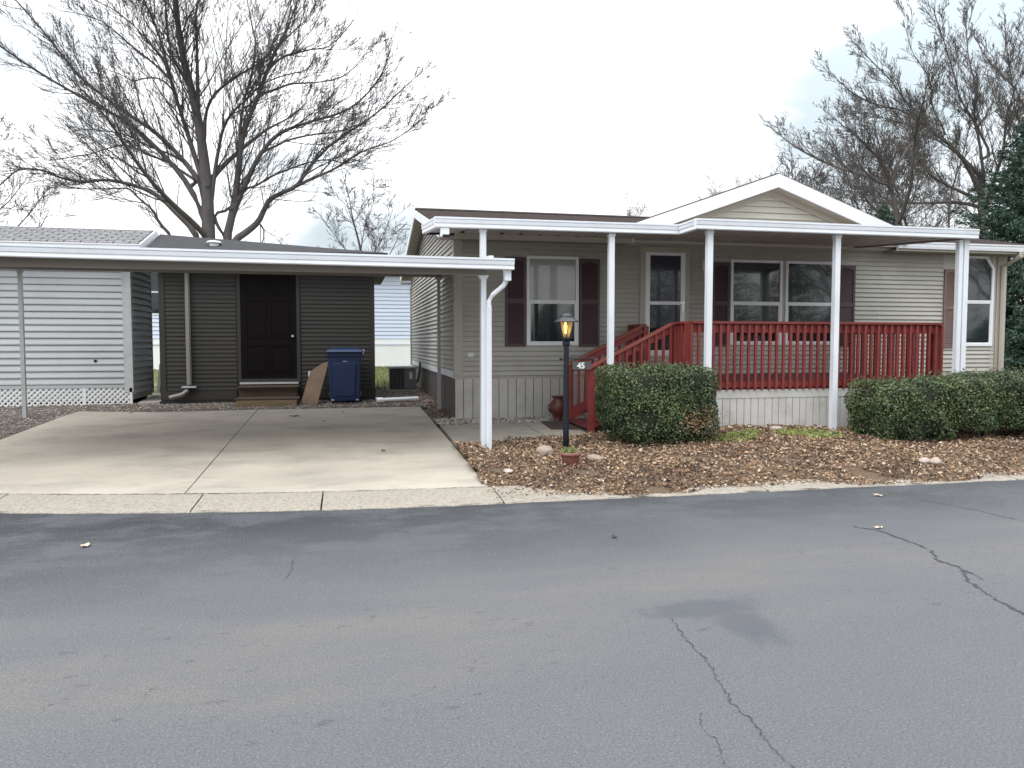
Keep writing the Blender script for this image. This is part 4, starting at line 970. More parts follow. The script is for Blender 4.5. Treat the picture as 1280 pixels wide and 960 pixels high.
tag(bevel(mb.build('downspout_extension', M['white']), .012), 'white downspout extension lying on gravel right of the blue bin', 'drain pipe')

V_ = thing('ceramic_vase', (3.58, 12.52, .23), 'dark red ceramic urn beside the bottom of the red stairs', 'urn')
MB().lathe([(.08, 0), (.09, .02), (.06, .06), (.10, .12), (.145, .22), (.14, .31), (.10, .37), (.075, .40), (.11, .43), (.12, .45), (.09, .45), (.06, .40)], (3.54, 12.5, gz(3.5, 12.5)-.005), 20).build('vase_body', M['terradark'], V_, True)
for sx in (-1, 1): MB().tube([(3.54+sx*.10, 12.5, .55), (3.54+sx*.17, 12.5, .52), (3.54+sx*.165, 12.5, .45), (3.54+sx*.13, 12.5, .40)], .014, 6).build('handle', M['terradark'], V_)
mb = MB(); zz = gz(3.4, 12)+.012
mb.add([(3.18, 11.62, zz-.02), (3.62, 11.55, zz-.02), (3.66, 12.38, zz+.012), (3.22, 12.45, zz+.012), (3.18, 11.62, zz), (3.62, 11.55, zz), (3.66, 12.38, zz+.03), (3.22, 12.45, zz+.03)], BF)
tag(bevel(mb.build('door_mat', M['mat']), .004), 'dark brown rubber mat on the walkway before the red stairs', 'mat')

L = thing('lamp_post', (2.80, 9.5, .18), 'black garden lamp post with a lit amber lantern and number sign', 'lamp post')
lx, ly = 2.80, 9.5; zb = mz(lx, ly)-.1
MB().lathe([(.040, 0), (.040, .35), (.036, 1.0), (.034, 1.62-zb), (.034, 1.63-zb)], (lx, ly, zb), 14).build('post', M['black'], L, True)
MB().lathe([(.045, 0), (.05, .02), (.05, .05), (.03, .06), (.026, .10)], (lx, ly, 1.56), 12).build('collar', M['black'], L)
zl, zt, wb, wt = 1.665, 1.868, .047, .095
hd = MB(); hd.add(taper(lx-wb-.006, lx+wb+.006, ly-wb-.006, ly+wb+.006, zl-.022, lx-wb-.006, lx+wb+.006, ly-wb-.006, ly+wb+.006, zl), BF)
hd.add(taper(lx-.03, lx+.03, ly-.03, ly+.03, zl-.05, lx-wb, lx+wb, ly-wb, ly+wb, zl-.022), BF)
n6 = 6; an = [2*math.pi*(k+.30)/n6 for k in range(n6)]; rb, rt = .052, .103
for a in an: hd.bar((lx+math.cos(a)*rb, ly+math.sin(a)*rb, zl), (lx+math.cos(a)*rt, ly+math.sin(a)*rt, zt), .009, .009)
lan = hd.build('lantern_frame', M['black'], L)
for k in range(n6):
    a, b = an[k], an[(k+1) % n6]; f = .985
    v = [(lx+math.cos(a)*rb*f, ly+math.sin(a)*rb*f, zl+.002), (lx+math.cos(b)*rb*f, ly+math.sin(b)*rb*f, zl+.002), (lx+math.cos(b)*rt*f, ly+math.sin(b)*rt*f, zt), (lx+math.cos(a)*rt*f, ly+math.sin(a)*rt*f, zt)]
    MB().add(v, [(0, 1, 2, 3)]).build('lantern_pane', M['amber'], lan)
MB().lathe([(.008, 0), (.014, .02), (.02, .06), (.023, .095), (.018, .13), (.006, .148)], (lx-.008, ly, zl+.05), 12).build('bulb', M['bulb'], lan, True)
MB().lathe([(.165, 0), (.168, .006), (.095, .055), (.085, .07), (.09, .078), (.088, .084), (.045, .11), (.012, .118), (.009, .15), (.012, .155), (.004, .19)], (lx, ly, zt), 24).build('lantern_roof', M['lampgrey'], L)
MB().bar((lx-.07, ly, 1.385), (lx+.36, ly, 1.385), .012, .012).build('crossarm', M['black'], L)
MB().lathe([(.006, -.016), (.017, -.008), (.017, .008), (.006, .016)], (lx-.075, ly, 1.385), 8).build('crossarm_finial', M['black'], L)
sg = bx('number_sign', lx+.085, lx+.335, ly-.008, ly+.006, 1.25, 1.35, M['signgrey'], L)
for dx in (.12, .30): MB().tube([(lx+dx, ly, 1.352), (lx+dx, ly, 1.383)], .003, 5).build('sign_hook', M['black'], sg)
sc_ = MB()
for i in range(9):
    a = i*.047; sc_.tube([(lx+.0+a*.9+.035, ly, 1.392), (lx+.012+a*.9+.035, ly, 1.408+.006*(i % 2)), (lx+.03+a*.9+.035, ly, 1.396)], .004, 4)
sc_.build('scrollwork', M['lampgrey'], sg)
cu = bpy.data.curves.new('numerals', 'FONT'); cu.body = '45'; cu.size = .105; cu.extrude = .002; cu.offset = .0035; cu.align_x = 'CENTER'
to = bpy.data.objects.new('numerals', cu); COL.objects.link(to)
dg = bpy.context.evaluated_depsgraph_get(); me = bpy.data.meshes.new_from_object(to.evaluated_get(dg)); bpy.data.objects.remove(to)
me.materials.clear(); me.materials.append(M['outlet'])
inst('numerals', me, (lx+.20, ly-.011, 1.262), 0, sg, (R(90), 0, 0))

PT = thing('flower_pot', (2.6, 8.42, .12), 'terracotta coloured plastic pot of green shoots in the dry leaves before the lamp', 'flower pot')
px, py = 2.57, 8.52; pz0 = mz(px, py)-.015
MB().lathe([(.085, 0), (.088, .03), (.094, .032), (.097, .07), (.101, .072), (.108, .135), (.112, .14), (.128, .142), (.133, .175), (.122, .178), (.115, .165), (.11, .12)], (px, py, pz0), 28).build('pot', M['terra'], PT, True)
MB().lathe([(.11, .148), (.06, .156), (.01, .158)], (px, py, pz0), 14).build('soil', M['dirt'], PT)
n = 170; a = rs.uniform(0, 6.28, n); r = np.sqrt(rs.uniform(0, 1, n))*.10; h = rs.uniform(.15, .23, n)
P = np.stack([px+np.cos(a)*r-.015, py+np.sin(a)*r, pz0+h], 1)
leaves('seedlings', P, rs.normal(size=(n, 3)), rs.uniform(.025, .055, n), [M['grass0'], M['grass1']], None, PT, .22, .1)

def rock(name, loc, r, m, seed, sq=(1, .8, .6), lab='', cat='stone'):
    rnd = random.Random(seed); bm = bmesh.new(); bmesh.ops.create_icosphere(bm, subdivisions=3, radius=1)
    ph = [rnd.uniform(0, 6) for _ in range(6)]
    for v in bm.verts:
        c = v.co; d = 1+.12*math.sin(c.x*2.3+ph[0])+.12*math.sin(c.y*2.9+ph[1])+.08*math.sin(c.z*4+ph[2])+.04*math.sin(c.x*7+ph[3])+.03*math.sin(c.y*9+c.z*5+ph[4])
        v.co = Vector((c.x*d*sq[0], c.y*d*sq[1], c.z*d*sq[2]))*r
    me = bpy.data.meshes.new(name); bm.to_mesh(me); bm.free(); me.materials.append(m); me.polygons.foreach_set('use_smooth', [True]*len(me.polygons))
    o = bpy.data.objects.new(name, me); o.location = loc; o.rotation_euler = (0, 0, rnd.uniform(0, 3)); COL.objects.link(o); tag(o, lab, cat, 'garden stones in the leaf bed')
rock('garden_stone', (2.45, 9.25, mz(2.45, 9.25)+.03), .13, M['stone'], 1, lab='rounded tan stone half buried in leaves left of the lamp post')
rock('garden_stone', (2.97, 8.75, mz(2.97, 8.75)+.02), .11, M['stone'], 2, lab='low tan stone in the leaves right of the flower pot')
rock('garden_stone', (6.80, 7.78, mz(6.8, 7.78)+.03), .065, M['stonepale'], 3, lab='pale pink stone near the kerb, left one of a touching pair')
rock('garden_stone', (6.93, 7.74, mz(6.9, 7.74)+.03), .07, M['stonepale'], 4, lab='pale pink stone near the kerb, right one of a touching pair')
rock('garden_stone', (6.22, 10.05, mz(6.2, 10.05)+.03), .09, M['stonepale'], 5, (1.3, .8, .5), lab='flat pale stone among green weeds at the porch skirting')
rock('garden_stone', (1.78, 8.35, mz(1.78, 8.35)+.01), .07, M['stonepale'], 6, (1.5, .8, .3), lab='flat whitish stone at the driveway edge beside the leaf bed')
# single fallen leaves on road and driveway
def leaf(x, y, s, m, lab, z=None):
    z = (0 if y < edge(x) else gz(x, y)) if z is None else z
    a = random.uniform(0, 6.28); c, q = math.cos(a)*s, math.sin(a)*s
    v = [(0, 0, .012)]+[(c*u-q*w, q*u+c*w, h) for u, w, h in ((.9, .0, .02), (.45, .35, .006), (.2, .5, .018), (-.4, .35, .005), (-.8, .05, .016), (-.35, -.4, .006), (.25, -.45, .02), (.5, -.3, .007))]
    tag(MB().add([(x+p[0], y+p[1], z+.004+p[2]) for p in v], [(0, i, i % 8+1) for i in range(1, 9)]).build('fallen_leaf', m), lab, 'leaf', 'single leaves lying on the paving')
leaf(-2.03, 6.41, .07, M['leaf3'], 'pale leaf lying alone on the road before the left driveway slab')
leaf(2.12, 5.78, .045, M['leaf4'], 'dark leaf lying on the road below the leaf bed')
leaf(5.39, 6.78, .06, M['leaf3'], 'pale leaf on the far right of the road close to the kerb')
leaf(4.44, 5.58, .05, M['leaf3'], 'pale leaf beside the start of the tar filled road crack')
leaf(.45, 10.2, .06, M['leaf4'], 'dark curled leaf on the right half of the driveway')
leaf(-.95, 13.9, .13, M['leaf4'], 'large dark leaf on the driveway just below the wooden steps')
leaf(-.40, 13.1, .06, M['leaf2'], 'small brown leaf on the rear right driveway slab')
leaf(-.1, 14.3, .05, M['leaf4'], 'tiny dark leaf on the driveway before the blue bin')
leaf(-3.9, 14.9, .06, M['leaf4'], 'small dark leaf at the far left end of the driveway')

# ============================================================ hedges
def hedge(cx, cy, w, d, z0, z1, n, seed, label, brown=.0, lift=0.0):
    rng = np.random.RandomState(seed); T = thing('hedge_shrub', (cx, cy, z0), label, 'hedge', 'clipped shrubs in front of the porch')
    hx, hy, hz = w/2, d/2, (z1-z0-lift)/2; zc = z0+lift+hz
    # superellipsoid directions
    N = rng.normal(size=(int(n*1.25), 3)); N = N[N[:, 2] > -.72*np.linalg.norm(N, axis=1)]; N /= np.linalg.norm(N, axis=1, keepdims=True)
    e = 9.0; k = (np.abs(N)**e).sum(1)**(-1/e); Q = N*k[:, None]
    # uneven clipped surface
    ph = rng.uniform(0, 6, 12)
    wob = .05*np.sin(Q[:, 0]*w*3.1+ph[0]+Q[:, 2]*2)+.045*np.sin(Q[:, 2]*5+ph[1]+Q[:, 0]*w*5)+.04*np.sin(Q[:, 1]*4+Q[:, 0]*w*7+ph[2])+.03*np.sin(Q[:, 0]*w*13+ph[3])*np.sin(Q[:, 2]*9+ph[4])
    taper_ = 1-.06*np.clip(-Q[:, 2], 0, 1)**2
    dep = rng.uniform(0, 1, len(Q))**2.2*.20
    s = 1+wob*.75-dep+(rng.uniform(0, 1, len(Q)) > .985)*rng.uniform(0, .07, len(Q))
    P = Q*[hx, hy, hz]; P[:, :2] *= taper_[:, None]; P = P*s[:, None]+[cx, cy, zc]
    g = np.abs(Q)**(e-1)*np.sign(Q)/[hx, hy, hz]; g /= np.linalg.norm(g, axis=1, keepdims=True)
    NN = g+rng.normal(size=g.shape)*.75
    # drop leaves in irregular hollows so that the dark inside shows
    zone_ = np.sin(P[:, 0]*5+ph[9])+np.sin(P[:, 2]*7+P[:, 0]*3+ph[10])+(P[:, 2]-zc)/hz*.8+rng.normal(size=len(P))*.7  # paler leaves with height: new growth plus top light put into colour
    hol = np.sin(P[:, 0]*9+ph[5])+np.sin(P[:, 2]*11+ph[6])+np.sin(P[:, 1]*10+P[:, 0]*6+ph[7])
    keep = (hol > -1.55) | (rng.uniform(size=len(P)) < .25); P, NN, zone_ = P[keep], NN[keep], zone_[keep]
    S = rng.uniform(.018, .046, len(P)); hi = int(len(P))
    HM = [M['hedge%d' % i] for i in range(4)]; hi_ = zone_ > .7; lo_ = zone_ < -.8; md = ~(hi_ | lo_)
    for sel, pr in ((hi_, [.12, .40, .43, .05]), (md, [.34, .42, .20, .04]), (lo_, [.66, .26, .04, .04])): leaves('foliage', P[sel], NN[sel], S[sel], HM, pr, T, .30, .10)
    nt_ = 90; a = rng.uniform(0, 1, (nt_, 2)); B = np.stack([cx+(a[:, 0]*2-1)*hx*.95, cy+(a[:, 1]*2-1)*hy*.9, np.full(nt_, zc+hz*.93)], 1); sg_ = []
    for b in B: t_ = b+rng.normal(size=3)*[.03, .03, 0]+[0, 0, rng.uniform(.04, .11)]; sg_.append((b, t_, .003, .0015))
    V_, F_ = twigs(sg_); fast('stray_twigs', V_, F_, M['bark'], None, T)['kind'] = 'stuff'; tp = np.array([s_[1] for s_ in sg_]); tp = np.repeat(tp, 3, 0)+rng.normal(size=(nt_*3, 3))*.012
    leaves('shoot_leaves', tp, rng.normal(size=tp.shape), rng.uniform(.018, .035, len(tp)), HM[1:3], None, T, .3, .1)
    if brown > 0:
        m_ = 500; c = np.array([cx+hx*.55, cy-hy*.97, z0+.32]); B = c+rng.normal(size=(m_, 3))*[.16, .05, .10]
        leaves('dying_foliage', B, rng.normal(size=(m_, 3))+[0, -.8, .3], rng.uniform(.02, .04, m_), [M['leaf0'], M['leaf5'], M['hedge3']], None, T)
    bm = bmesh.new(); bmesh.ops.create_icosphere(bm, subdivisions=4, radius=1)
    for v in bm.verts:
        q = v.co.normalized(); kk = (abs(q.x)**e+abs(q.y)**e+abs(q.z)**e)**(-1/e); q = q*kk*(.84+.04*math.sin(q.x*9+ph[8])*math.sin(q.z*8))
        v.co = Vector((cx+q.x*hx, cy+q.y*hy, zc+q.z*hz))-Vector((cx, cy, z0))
    me = bpy.data.meshes.new('dark_core'); bm.to_mesh(me); bm.free(); me.materials.append(M['hedgecore']); link(bpy.data.objects.new('dark_core', me), T)  # solid core, painted dark for the unlit inside of the shrub
    mb = MB()
    for i in range(9):
        a = cx+random.uniform(-.3, .3)*w; b = cy+random.uniform(-.3, .2)*d
        mb.tube([(a*.5+cx*.5, b*.6+cy*.4, z0-.08), (a, b, z0+lift*.6+.1), (a+random.uniform(-.25, .25), b-random.uniform(0, .2), zc)], [.016, .012, .007], 5)
    mb.build('stem', M['bark'], T)
    return T
hedge(4.22, 9.87, 1.54, .98, .22, 1.26, 26000, 1, 'boxy green clipped shrub left of the porch posts, nearest the lamp post', .5, .02)
hedge(7.98, 9.60, 1.30, 1.0, .15, 1.02, 21000, 2, 'clipped shrub right of the second front porch post, first of the right hand row', 0, .03)
hedge(9.12, 9.55, 1.25, 1.05, .15, 1.10, 20000, 3, 'taller shrub with bare stems below, middle of the right hand row', 0, .16)
hedge(10.35, 9.45, 1.5, 1.1, .15, 1.15, 21000, 4, 'brown tinged shrub at the right edge of the view, last of the row', .6, .12)

# ============================================================ bare trees
def nz(v): return v/(np.linalg.norm(v)+1e-9)
def grow(segs, p, d, L, r, lvl, rng, up=.06, minr=.006, dens=1.0, wob=.09, ctr=None):
    n = 5 if lvl >= 2 else (4 if lvl == 1 else 2); sl = L/n; k = [int(x*dens) for x in (0, 4, 6, 8)][min(lvl, 3)]; pts = [p]; dirs = [d]
    o = nz(p-ctr) if ctr is not None else None
    for i in range(n):
        d = nz(d+rng.normal(size=3)*wob+np.array([0, 0, up])+(o*.07 if o is not None else 0)); q = p+d*sl
        ra = max(minr, r*(1-.8*i/n)); rb_ = max(minr*.6, r*(1-.8*(i+1)/n)); segs.append((p, q, ra, rb_)); p = q; pts.append(p); dirs.append(d)
    if lvl == 0: return
    for j in range(k):
        t = rng.uniform(.12, .98)*n; i = min(int(t), n-1); f = t-i
        b = pts[i]*(1-f)+pts[i+1]*f; dd = dirs[i+1]; ax_ = nz(np.cross(dd, rng.normal(size=3))); a = rng.uniform(.45, 1.0)
        nd_ = nz(dd*math.cos(a)+ax_*math.sin(a)+(o*.3 if o is not None else 0))
        grow(segs, b, nd_, L*rng.uniform(.32, .62)*(1.1-.45*t/n), max(minr, r*(1-.7*t/n)*.5), lvl-1, rng, up, minr, dens, wob, ctr)
def limb_tree(name, limbs, Yp, label, seed, mt, spread=1.2, dens=1.0, sub=2.0, minr=.008, fb=6, gap=.3, th=.8):
    limbs = [(a*th, b*.62, c) for a, b, c in limbs]
    rng = np.random.RandomState(seed); base = limbs[0][2][0]; T = thing(name, (base[0], Yp, gz(0, Yp)), label, 'tree'); mb = MB(); segs = []
    ctr = np.array([base[0], Yp, limbs[0][2][1][1]-1.0]); paths = []
    for li, (r0, r1, pts) in enumerate(limbs):
        n = len(pts); P3 = []
        for i, (x, z) in enumerate(pts):
            q_ = min(1, math.hypot(x-limbs[0][2][1][0], z-limbs[0][2][1][1])/7); P3.append(np.array([x, Yp+spread*q_*math.sin(.75*x+.5*z+seed), z]))
        if li == 0: P3.insert(0, np.array([base[0], Yp, gz(0, Yp)-.2]))
        if li:
            s0 = P3[0]; best = None
            for Pp, rd, _ in paths:
                for i in range(len(Pp)-1):
                    for f in (0, .25, .5, .75, 1):
                        c = Pp[i]*(1-f)+Pp[i+1]*f; dd = np.linalg.norm(c-s0)+max(0, c[2]-s0[2]+.15)*4
                        if best is None or dd < best[0]: best = (dd, c)
            if np.linalg.norm(best[1]-s0) > .12: P3.insert(0, best[1])
            else: P3[0] = best[1]
        m_ = len(P3); rad = [r0*(r1/r0)**((i/(m_-1))) for i in range(m_)]
        if li == 0: rad[0] *= 1.35
        paths.append((P3, rad, li))
    # limbs reaching toward and away from the viewer give the crown its depth
    t0 = limbs[0][2]
    for j in range(fb):
        s = 1 if j % 2 else -1; i = min(len(t0)-1, 1+j % max(1, len(t0)-2)); b = np.array([t0[i][0], Yp, t0[i][1]]); d = nz(np.array([rng.uniform(-.8, .8), s*.8, rng.uniform(.5, 1.0)])); Q = [b]
        for k in range(8): d = nz(d+rng.normal(size=3)*.10+np.array([0, 0, .03])); Q.append(Q[-1]+d*.8)
        paths.append((Q, [.10*(1-.11*k) for k in range(9)], 99))
    for P3, rad, li in paths:
        m_ = len(P3); Q = [P3[0]]; QR = [rad[0]]
        for i in range(m_-1):
            Q += [P3[i]*.75+P3[i+1]*.25, P3[i]*.25+P3[i+1]*.75]; QR += [rad[i]*.75+rad[i+1]*.25, rad[i]*.25+rad[i+1]*.75]
        Q.append(P3[-1]); QR.append(rad[-1])
        mb.tube(Q, QR, 9 if rad[0] > .12 else 6)
        L = sum(np.linalg.norm(P3[i+1]-P3[i]) for i in range(m_-1)); lo = .24 if li else .45; u = lo*L
        while u < L:
            v = u/L*(m_-1); i = min(int(v), m_-2); f = v-i; b = P3[i]*(1-f)+P3[i+1]*f; dd = nz(P3[i+1]-P3[i]); o = nz(b-ctr)
            ax_ = nz(np.cross(dd, rng.normal(size=3))); a = rng.uniform(.4, 1.05); nd_ = nz(dd*math.cos(a)+ax_*math.sin(a)+o*.25)
            rr = rad[i]*(1-f)+rad[i+1]*f; big = rng.uniform() < .22
            grow(segs, b, nd_, sub*(rng.uniform(.85, 1.25) if big else rng.uniform(.3, .75))*(1.12-.62*u/L), min(.034 if big else .018, rr*.55), 3 if big else 2, rng, .035, minr, dens, .09, ctr)
            u += gap*rng.uniform(.5, 1.5)
        grow(segs, P3[-1], nz(P3[-1]-P3[-2]), sub*.35, rad[-1]*.8, 2, rng, .04, minr, dens, .09, ctr)
    mb.build('trunk', mt, T, True); V, F = twigs(segs); fast('crown', V, F, mt, None, T, True); T['n_twigs'] = len(segs); return T
def auto_tree(name, x, y, h, r, label, seed, mt, nl=6, minr=.012, group=None, lean=0, dens=1.0):
    rng = np.random.RandomState(seed); z0 = gz(0, min(y, 60))-.3 if y > 0 else -.3
    T = thing(name, (x, y, z0), label, 'tree', group); mb = MB(); segs = []
    Q = [np.array([x, y, z0])]; d = np.array([lean, 0, 1.])
    for i in range(8): d = nz(d+rng.normal(size=3)*[.07, .07, .02]); Q.append(Q[-1]+d*h*.115)
    mb.tube(Q, [r*(1-.11*i) for i in range(9)], 8); mb.build('trunk', mt, T, True)
    for j in range(nl):
        t = 2+5.8*j/nl+rng.uniform(0, .4); i = min(7, int(t)); b = Q[i]+(Q[i+1]-Q[i])*(t-i); a = j*2.4+rng.uniform(-.4, .4); el = rng.uniform(.5, 1.1)
        grow(segs, b, np.array([math.cos(a)*math.cos(el), math.sin(a)*math.cos(el), math.sin(el)]), h*.50*(1.25-.11*t), r*.5*(1.1-.11*t), 3, rng, .06, minr, dens)
    grow(segs, Q[-1], nz(Q[-1]-Q[-2]), h*.22, r*.2, 2, rng, .05, minr, dens)
    V, F = twigs(segs); fast('crown', V, F, mt, None, T, True); return T
BIG_LIMBS = [
 (0.4,0.12,[(-4.55, 1.82), (-4.51, 5.03), (-4.55, 6.75), (-4.65, 7.93), (-4.77, 9.1), (-4.93, 9.99), (-5.11, 10.81), (-5.22, 12.16), (-5.24, 13.56)]),
 (0.19,0.04,[(-4.56, 6.04), (-4.75, 6.93), (-5.35, 7.76), (-6.19, 8.62), (-6.85, 9.04), (-7.83, 9.74), (-8.63, 10.43), (-9.4, 11.54), (-10.23, 12.52)]),
 (0.17,0.04,[(-4.62, 5.69), (-5.1, 6.81), (-5.77, 7.69), (-6.62, 8.54), (-7.14, 8.95), (-8.19, 9.51), (-8.88, 9.84), (-9.78, 10.35), (-10.55, 10.88), (-11.63, 11.59)]),
 (0.16,0.04,[(-4.6, 6.75), (-4.88, 7.65), (-5.13, 8.55), (-5.32, 9.19), (-5.61, 10.33), (-5.76, 11.22), (-5.94, 11.84), (-6.33, 12.74), (-6.55, 13.43)]),
 (0.08,0.02,[(-5.59, 10.26), (-5.77, 10.83), (-6.12, 11.24), (-6.47, 11.67), (-6.82, 12.02), (-7.29, 12.4), (-7.87, 12.7)]),
 (0.07,0.02,[(-5.56, 10.21), (-6.13, 10.78), (-6.49, 11.01), (-6.84, 11.33), (-7.07, 11.57), (-7.58, 12.02), (-8.11, 12.28), (-8.69, 12.4)]),
 (0.06,0.02,[(-5.52, 9.9), (-5.9, 10.29), (-6.43, 10.35), (-6.87, 10.24), (-7.22, 10.47), (-7.62, 10.61)]),
 (0.17,0.03,[(-4.62, 4.55), (-5.03, 5.41), (-5.47, 5.85), (-5.99, 6.4), (-6.48, 6.67), (-6.86, 6.78), (-7.43, 6.88), (-7.79, 6.84), (-8.17, 6.72), (-8.76, 6.77), (-9.17, 6.98), (-9.61, 7.01), (-9.98, 6.94), (-10.42, 6.57), (-10.84, 6.3)]),
 (0.13,0.02,[(-5.5, 4.42), (-5.68, 5.13), (-6.06, 5.56), (-6.25, 6.0), (-6.68, 6.35), (-6.96, 6.67), (-7.32, 6.61), (-7.92, 6.53), (-8.3, 6.49), (-8.67, 6.55)]),
 (0.1,0.02,[(-4.87, 7.0), (-5.36, 7.32), (-5.77, 7.61), (-6.21, 7.77), (-6.88, 8.07), (-7.21, 8.1), (-7.52, 7.98), (-7.89, 7.76), (-8.2, 7.61), (-8.65, 7.46)]),
 (0.08,0.02,[(-5.13, 7.51), (-5.67, 7.87), (-6.2, 8.05), (-6.68, 8.28), (-7.15, 8.49), (-7.75, 8.53), (-8.38, 8.49)]),
 (0.12,0.04,[(-4.75, 9.1), (-4.71, 9.88), (-4.66, 10.74), (-4.62, 11.44), (-4.63, 12.21), (-4.42, 12.87), (-4.26, 13.53)]),
 (0.1,0.03,[(-4.59, 8.32), (-4.52, 9.16), (-4.24, 9.68), (-3.85, 9.99), (-3.21, 10.43), (-2.56, 10.95), (-2.37, 11.49), (-2.19, 12.04), (-1.94, 12.98)]),
 (0.1,0.03,[(-4.82, 9.22), (-4.98, 9.99), (-5.36, 10.61), (-5.54, 11.24), (-5.57, 12.0), (-5.48, 12.77)]),
 (0.24,0.06,[(-4.06, 2.36), (-3.95, 5.13), (-3.78, 5.85), (-3.67, 6.39), (-3.55, 7.19), (-3.44, 7.99), (-3.27, 8.61), (-3.0, 9.21), (-2.74, 9.81), (-2.52, 10.56), (-2.25, 11.37), (-1.95, 12.19), (-1.62, 13.27)]),
 (0.13,0.03,[(-4.46, 6.04), (-4.31, 7.24), (-4.17, 7.95), (-3.95, 8.75), (-3.64, 9.17), (-3.25, 9.51), (-2.66, 10.1), (-2.13, 10.46), (-1.48, 10.82)]),
 (0.09,0.03,[(-3.46, 7.86), (-3.4, 8.79), (-3.23, 9.59), (-3.04, 10.13), (-2.9, 10.8), (-2.84, 11.46), (-2.98, 12.1), (-3.12, 12.87)]),
 (0.17,0.03,[(-3.81, 5.72), (-3.54, 6.45), (-3.28, 6.99), (-2.88, 7.76), (-2.48, 8.26), (-2.09, 8.6), (-1.58, 8.84), (-1.03, 9.12), (-0.38, 9.45), (0.24, 9.9), (0.73, 10.39), (1.15, 10.89), (1.4, 11.31), (1.57, 11.81)]),
 (0.07,0.02,[(-2.67, 7.98), (-2.3, 8.13), (-1.91, 8.34), (-1.17, 8.6), (-0.5, 8.77), (0.09, 9.05), (0.59, 9.38), (1.11, 9.82), (1.61, 10.24)]),
 (0.1,0.03,[(-3.93, 5.05), (-4.27, 5.57), (-4.34, 5.94), (-3.88, 6.06), (-3.57, 6.53), (-3.33, 6.78), (-2.97, 6.87), (-2.45, 7.19), (-1.74, 7.46), (-1.18, 7.68), (-0.59, 7.82), (-0.0, 7.74), (0.38, 7.92)]),
 (0.08,0.02,[(-2.47, 10.64), (-2.07, 11.2), (-1.52, 11.56), (-1.07, 11.81), (-0.62, 11.9), (-0.13, 12.34), (0.33, 12.84)]),
 (0.08,0.02,[(-2.71, 9.76), (-2.27, 9.97), (-1.82, 10.27), (-1.35, 10.43), (-0.82, 10.61), (-0.15, 10.92), (0.31, 11.28), (0.66, 11.69)]),
 (0.06,0.02,[(-2.06, 11.78), (-1.64, 12.4), (-1.21, 12.91), (-0.91, 13.52)]),
 (0.06,0.02,[(-1.7, 11.5), (-1.59, 11.95), (-1.53, 12.49), (-1.31, 13.17)]),
 (0.2,0.04,[(-4.09, 4.24), (-3.7, 5.06), (-3.25, 5.39), (-2.91, 5.7), (-2.72, 6.11), (-2.54, 6.44), (-2.14, 6.64), (-1.67, 6.82), (-1.4, 7.16), (-1.21, 7.49), (-0.86, 7.91), (-0.51, 8.34), (-0.04, 8.8), (0.45, 9.23), (0.97, 9.68), (1.38, 10.03), (1.88, 10.48)]),
 (0.11,0.02,[(-2.54, 6.44), (-1.67, 6.85), (-1.08, 7.14), (-0.52, 7.41), (-0.14, 7.68), (0.22, 8.0), (0.63, 8.35), (1.12, 8.59), (1.59, 8.81), (2.07, 9.11), (2.49, 9.42), (2.89, 9.77)]),
 (0.09,0.02,[(-2.91, 5.7), (-2.69, 5.35), (-2.96, 4.59)]),
 (0.06,0.02,[(-1.18, 7.49), (-0.85, 8.13), (-0.32, 8.43), (-0.04, 8.85), (0.23, 9.28)]),
]
RIGHT_LIMBS = [
 (0.42,0.2,[(29.29, 5.28), (29.01, 7.87), (28.69, 9.15)]),
 (0.2,0.03,[(29.0, 9.16), (27.74, 10.02), (27.02, 10.67), (26.19, 11.16), (25.36, 11.9), (24.71, 12.63), (24.02, 13.47), (23.09, 14.27), (22.51, 14.81)]),
 (0.2,0.03,[(28.89, 8.6), (28.15, 9.6), (27.29, 10.46), (26.06, 11.29), (24.85, 12.11), (23.68, 12.35), (22.53, 12.7), (21.51, 13.28)]),
 (0.14,0.03,[(28.96, 9.16), (28.49, 10.97), (28.06, 11.85), (27.34, 12.49), (26.92, 13.47), (26.31, 14.95), (25.76, 16.32)]),
 (0.12,0.03,[(29.22, 10.31), (28.47, 11.29), (28.06, 11.96), (28.4, 13.1), (27.96, 14.44), (28.15, 16.14), (28.21, 16.82)]),
 (0.14,0.03,[(28.19, 8.43), (26.83, 8.95), (26.0, 9.49), (25.4, 10.79), (25.25, 11.46), (24.33, 11.69), (23.2, 12.01)]),
 (0.09,0.02,[(26.75, 11.19), (25.9, 12.29), (25.73, 13.38), (24.52, 14.73), (24.35, 15.91)]),
 (0.12,0.03,[(27.44, 5.24), (27.27, 7.44), (27.32, 8.65), (27.7, 10.01), (27.94, 11.62)]),
 (0.1,0.02,[(28.33, 11.5), (29.14, 12.28), (29.84, 13.42), (30.24, 14.54), (30.37, 15.64)]),
]
LEAN_LIMBS = [
 (0.25,0.035,[(22.16, 4.82), (22.03, 6.41), (21.64, 8.01), (21.05, 8.97), (20.34, 9.54), (19.63, 10.0), (19.19, 10.2)]),
 (0.1,0.03,[(21.64, 7.98), (20.93, 8.07), (20.33, 8.46), (20.03, 8.83), (19.87, 9.23), (19.71, 9.69)]),
 (0.1,0.03,[(21.68, 7.98), (21.95, 8.86), (22.42, 9.46), (22.9, 9.97), (23.02, 10.69)]),
 (0.12,0.03,[(21.68, 5.79), (21.57, 6.59), (20.4, 7.35), (19.9, 8.31), (19.23, 8.79), (18.54, 9.22)]),
 (0.08,0.03,[(22.03, 6.38), (22.68, 7.28), (22.95, 8.26), (23.39, 8.93)]),
 (0.08,0.03,[(21.77, 7.4), (21.3, 8.19), (21.12, 9.3), (20.79, 10.23), (20.84, 11.03)]),
]
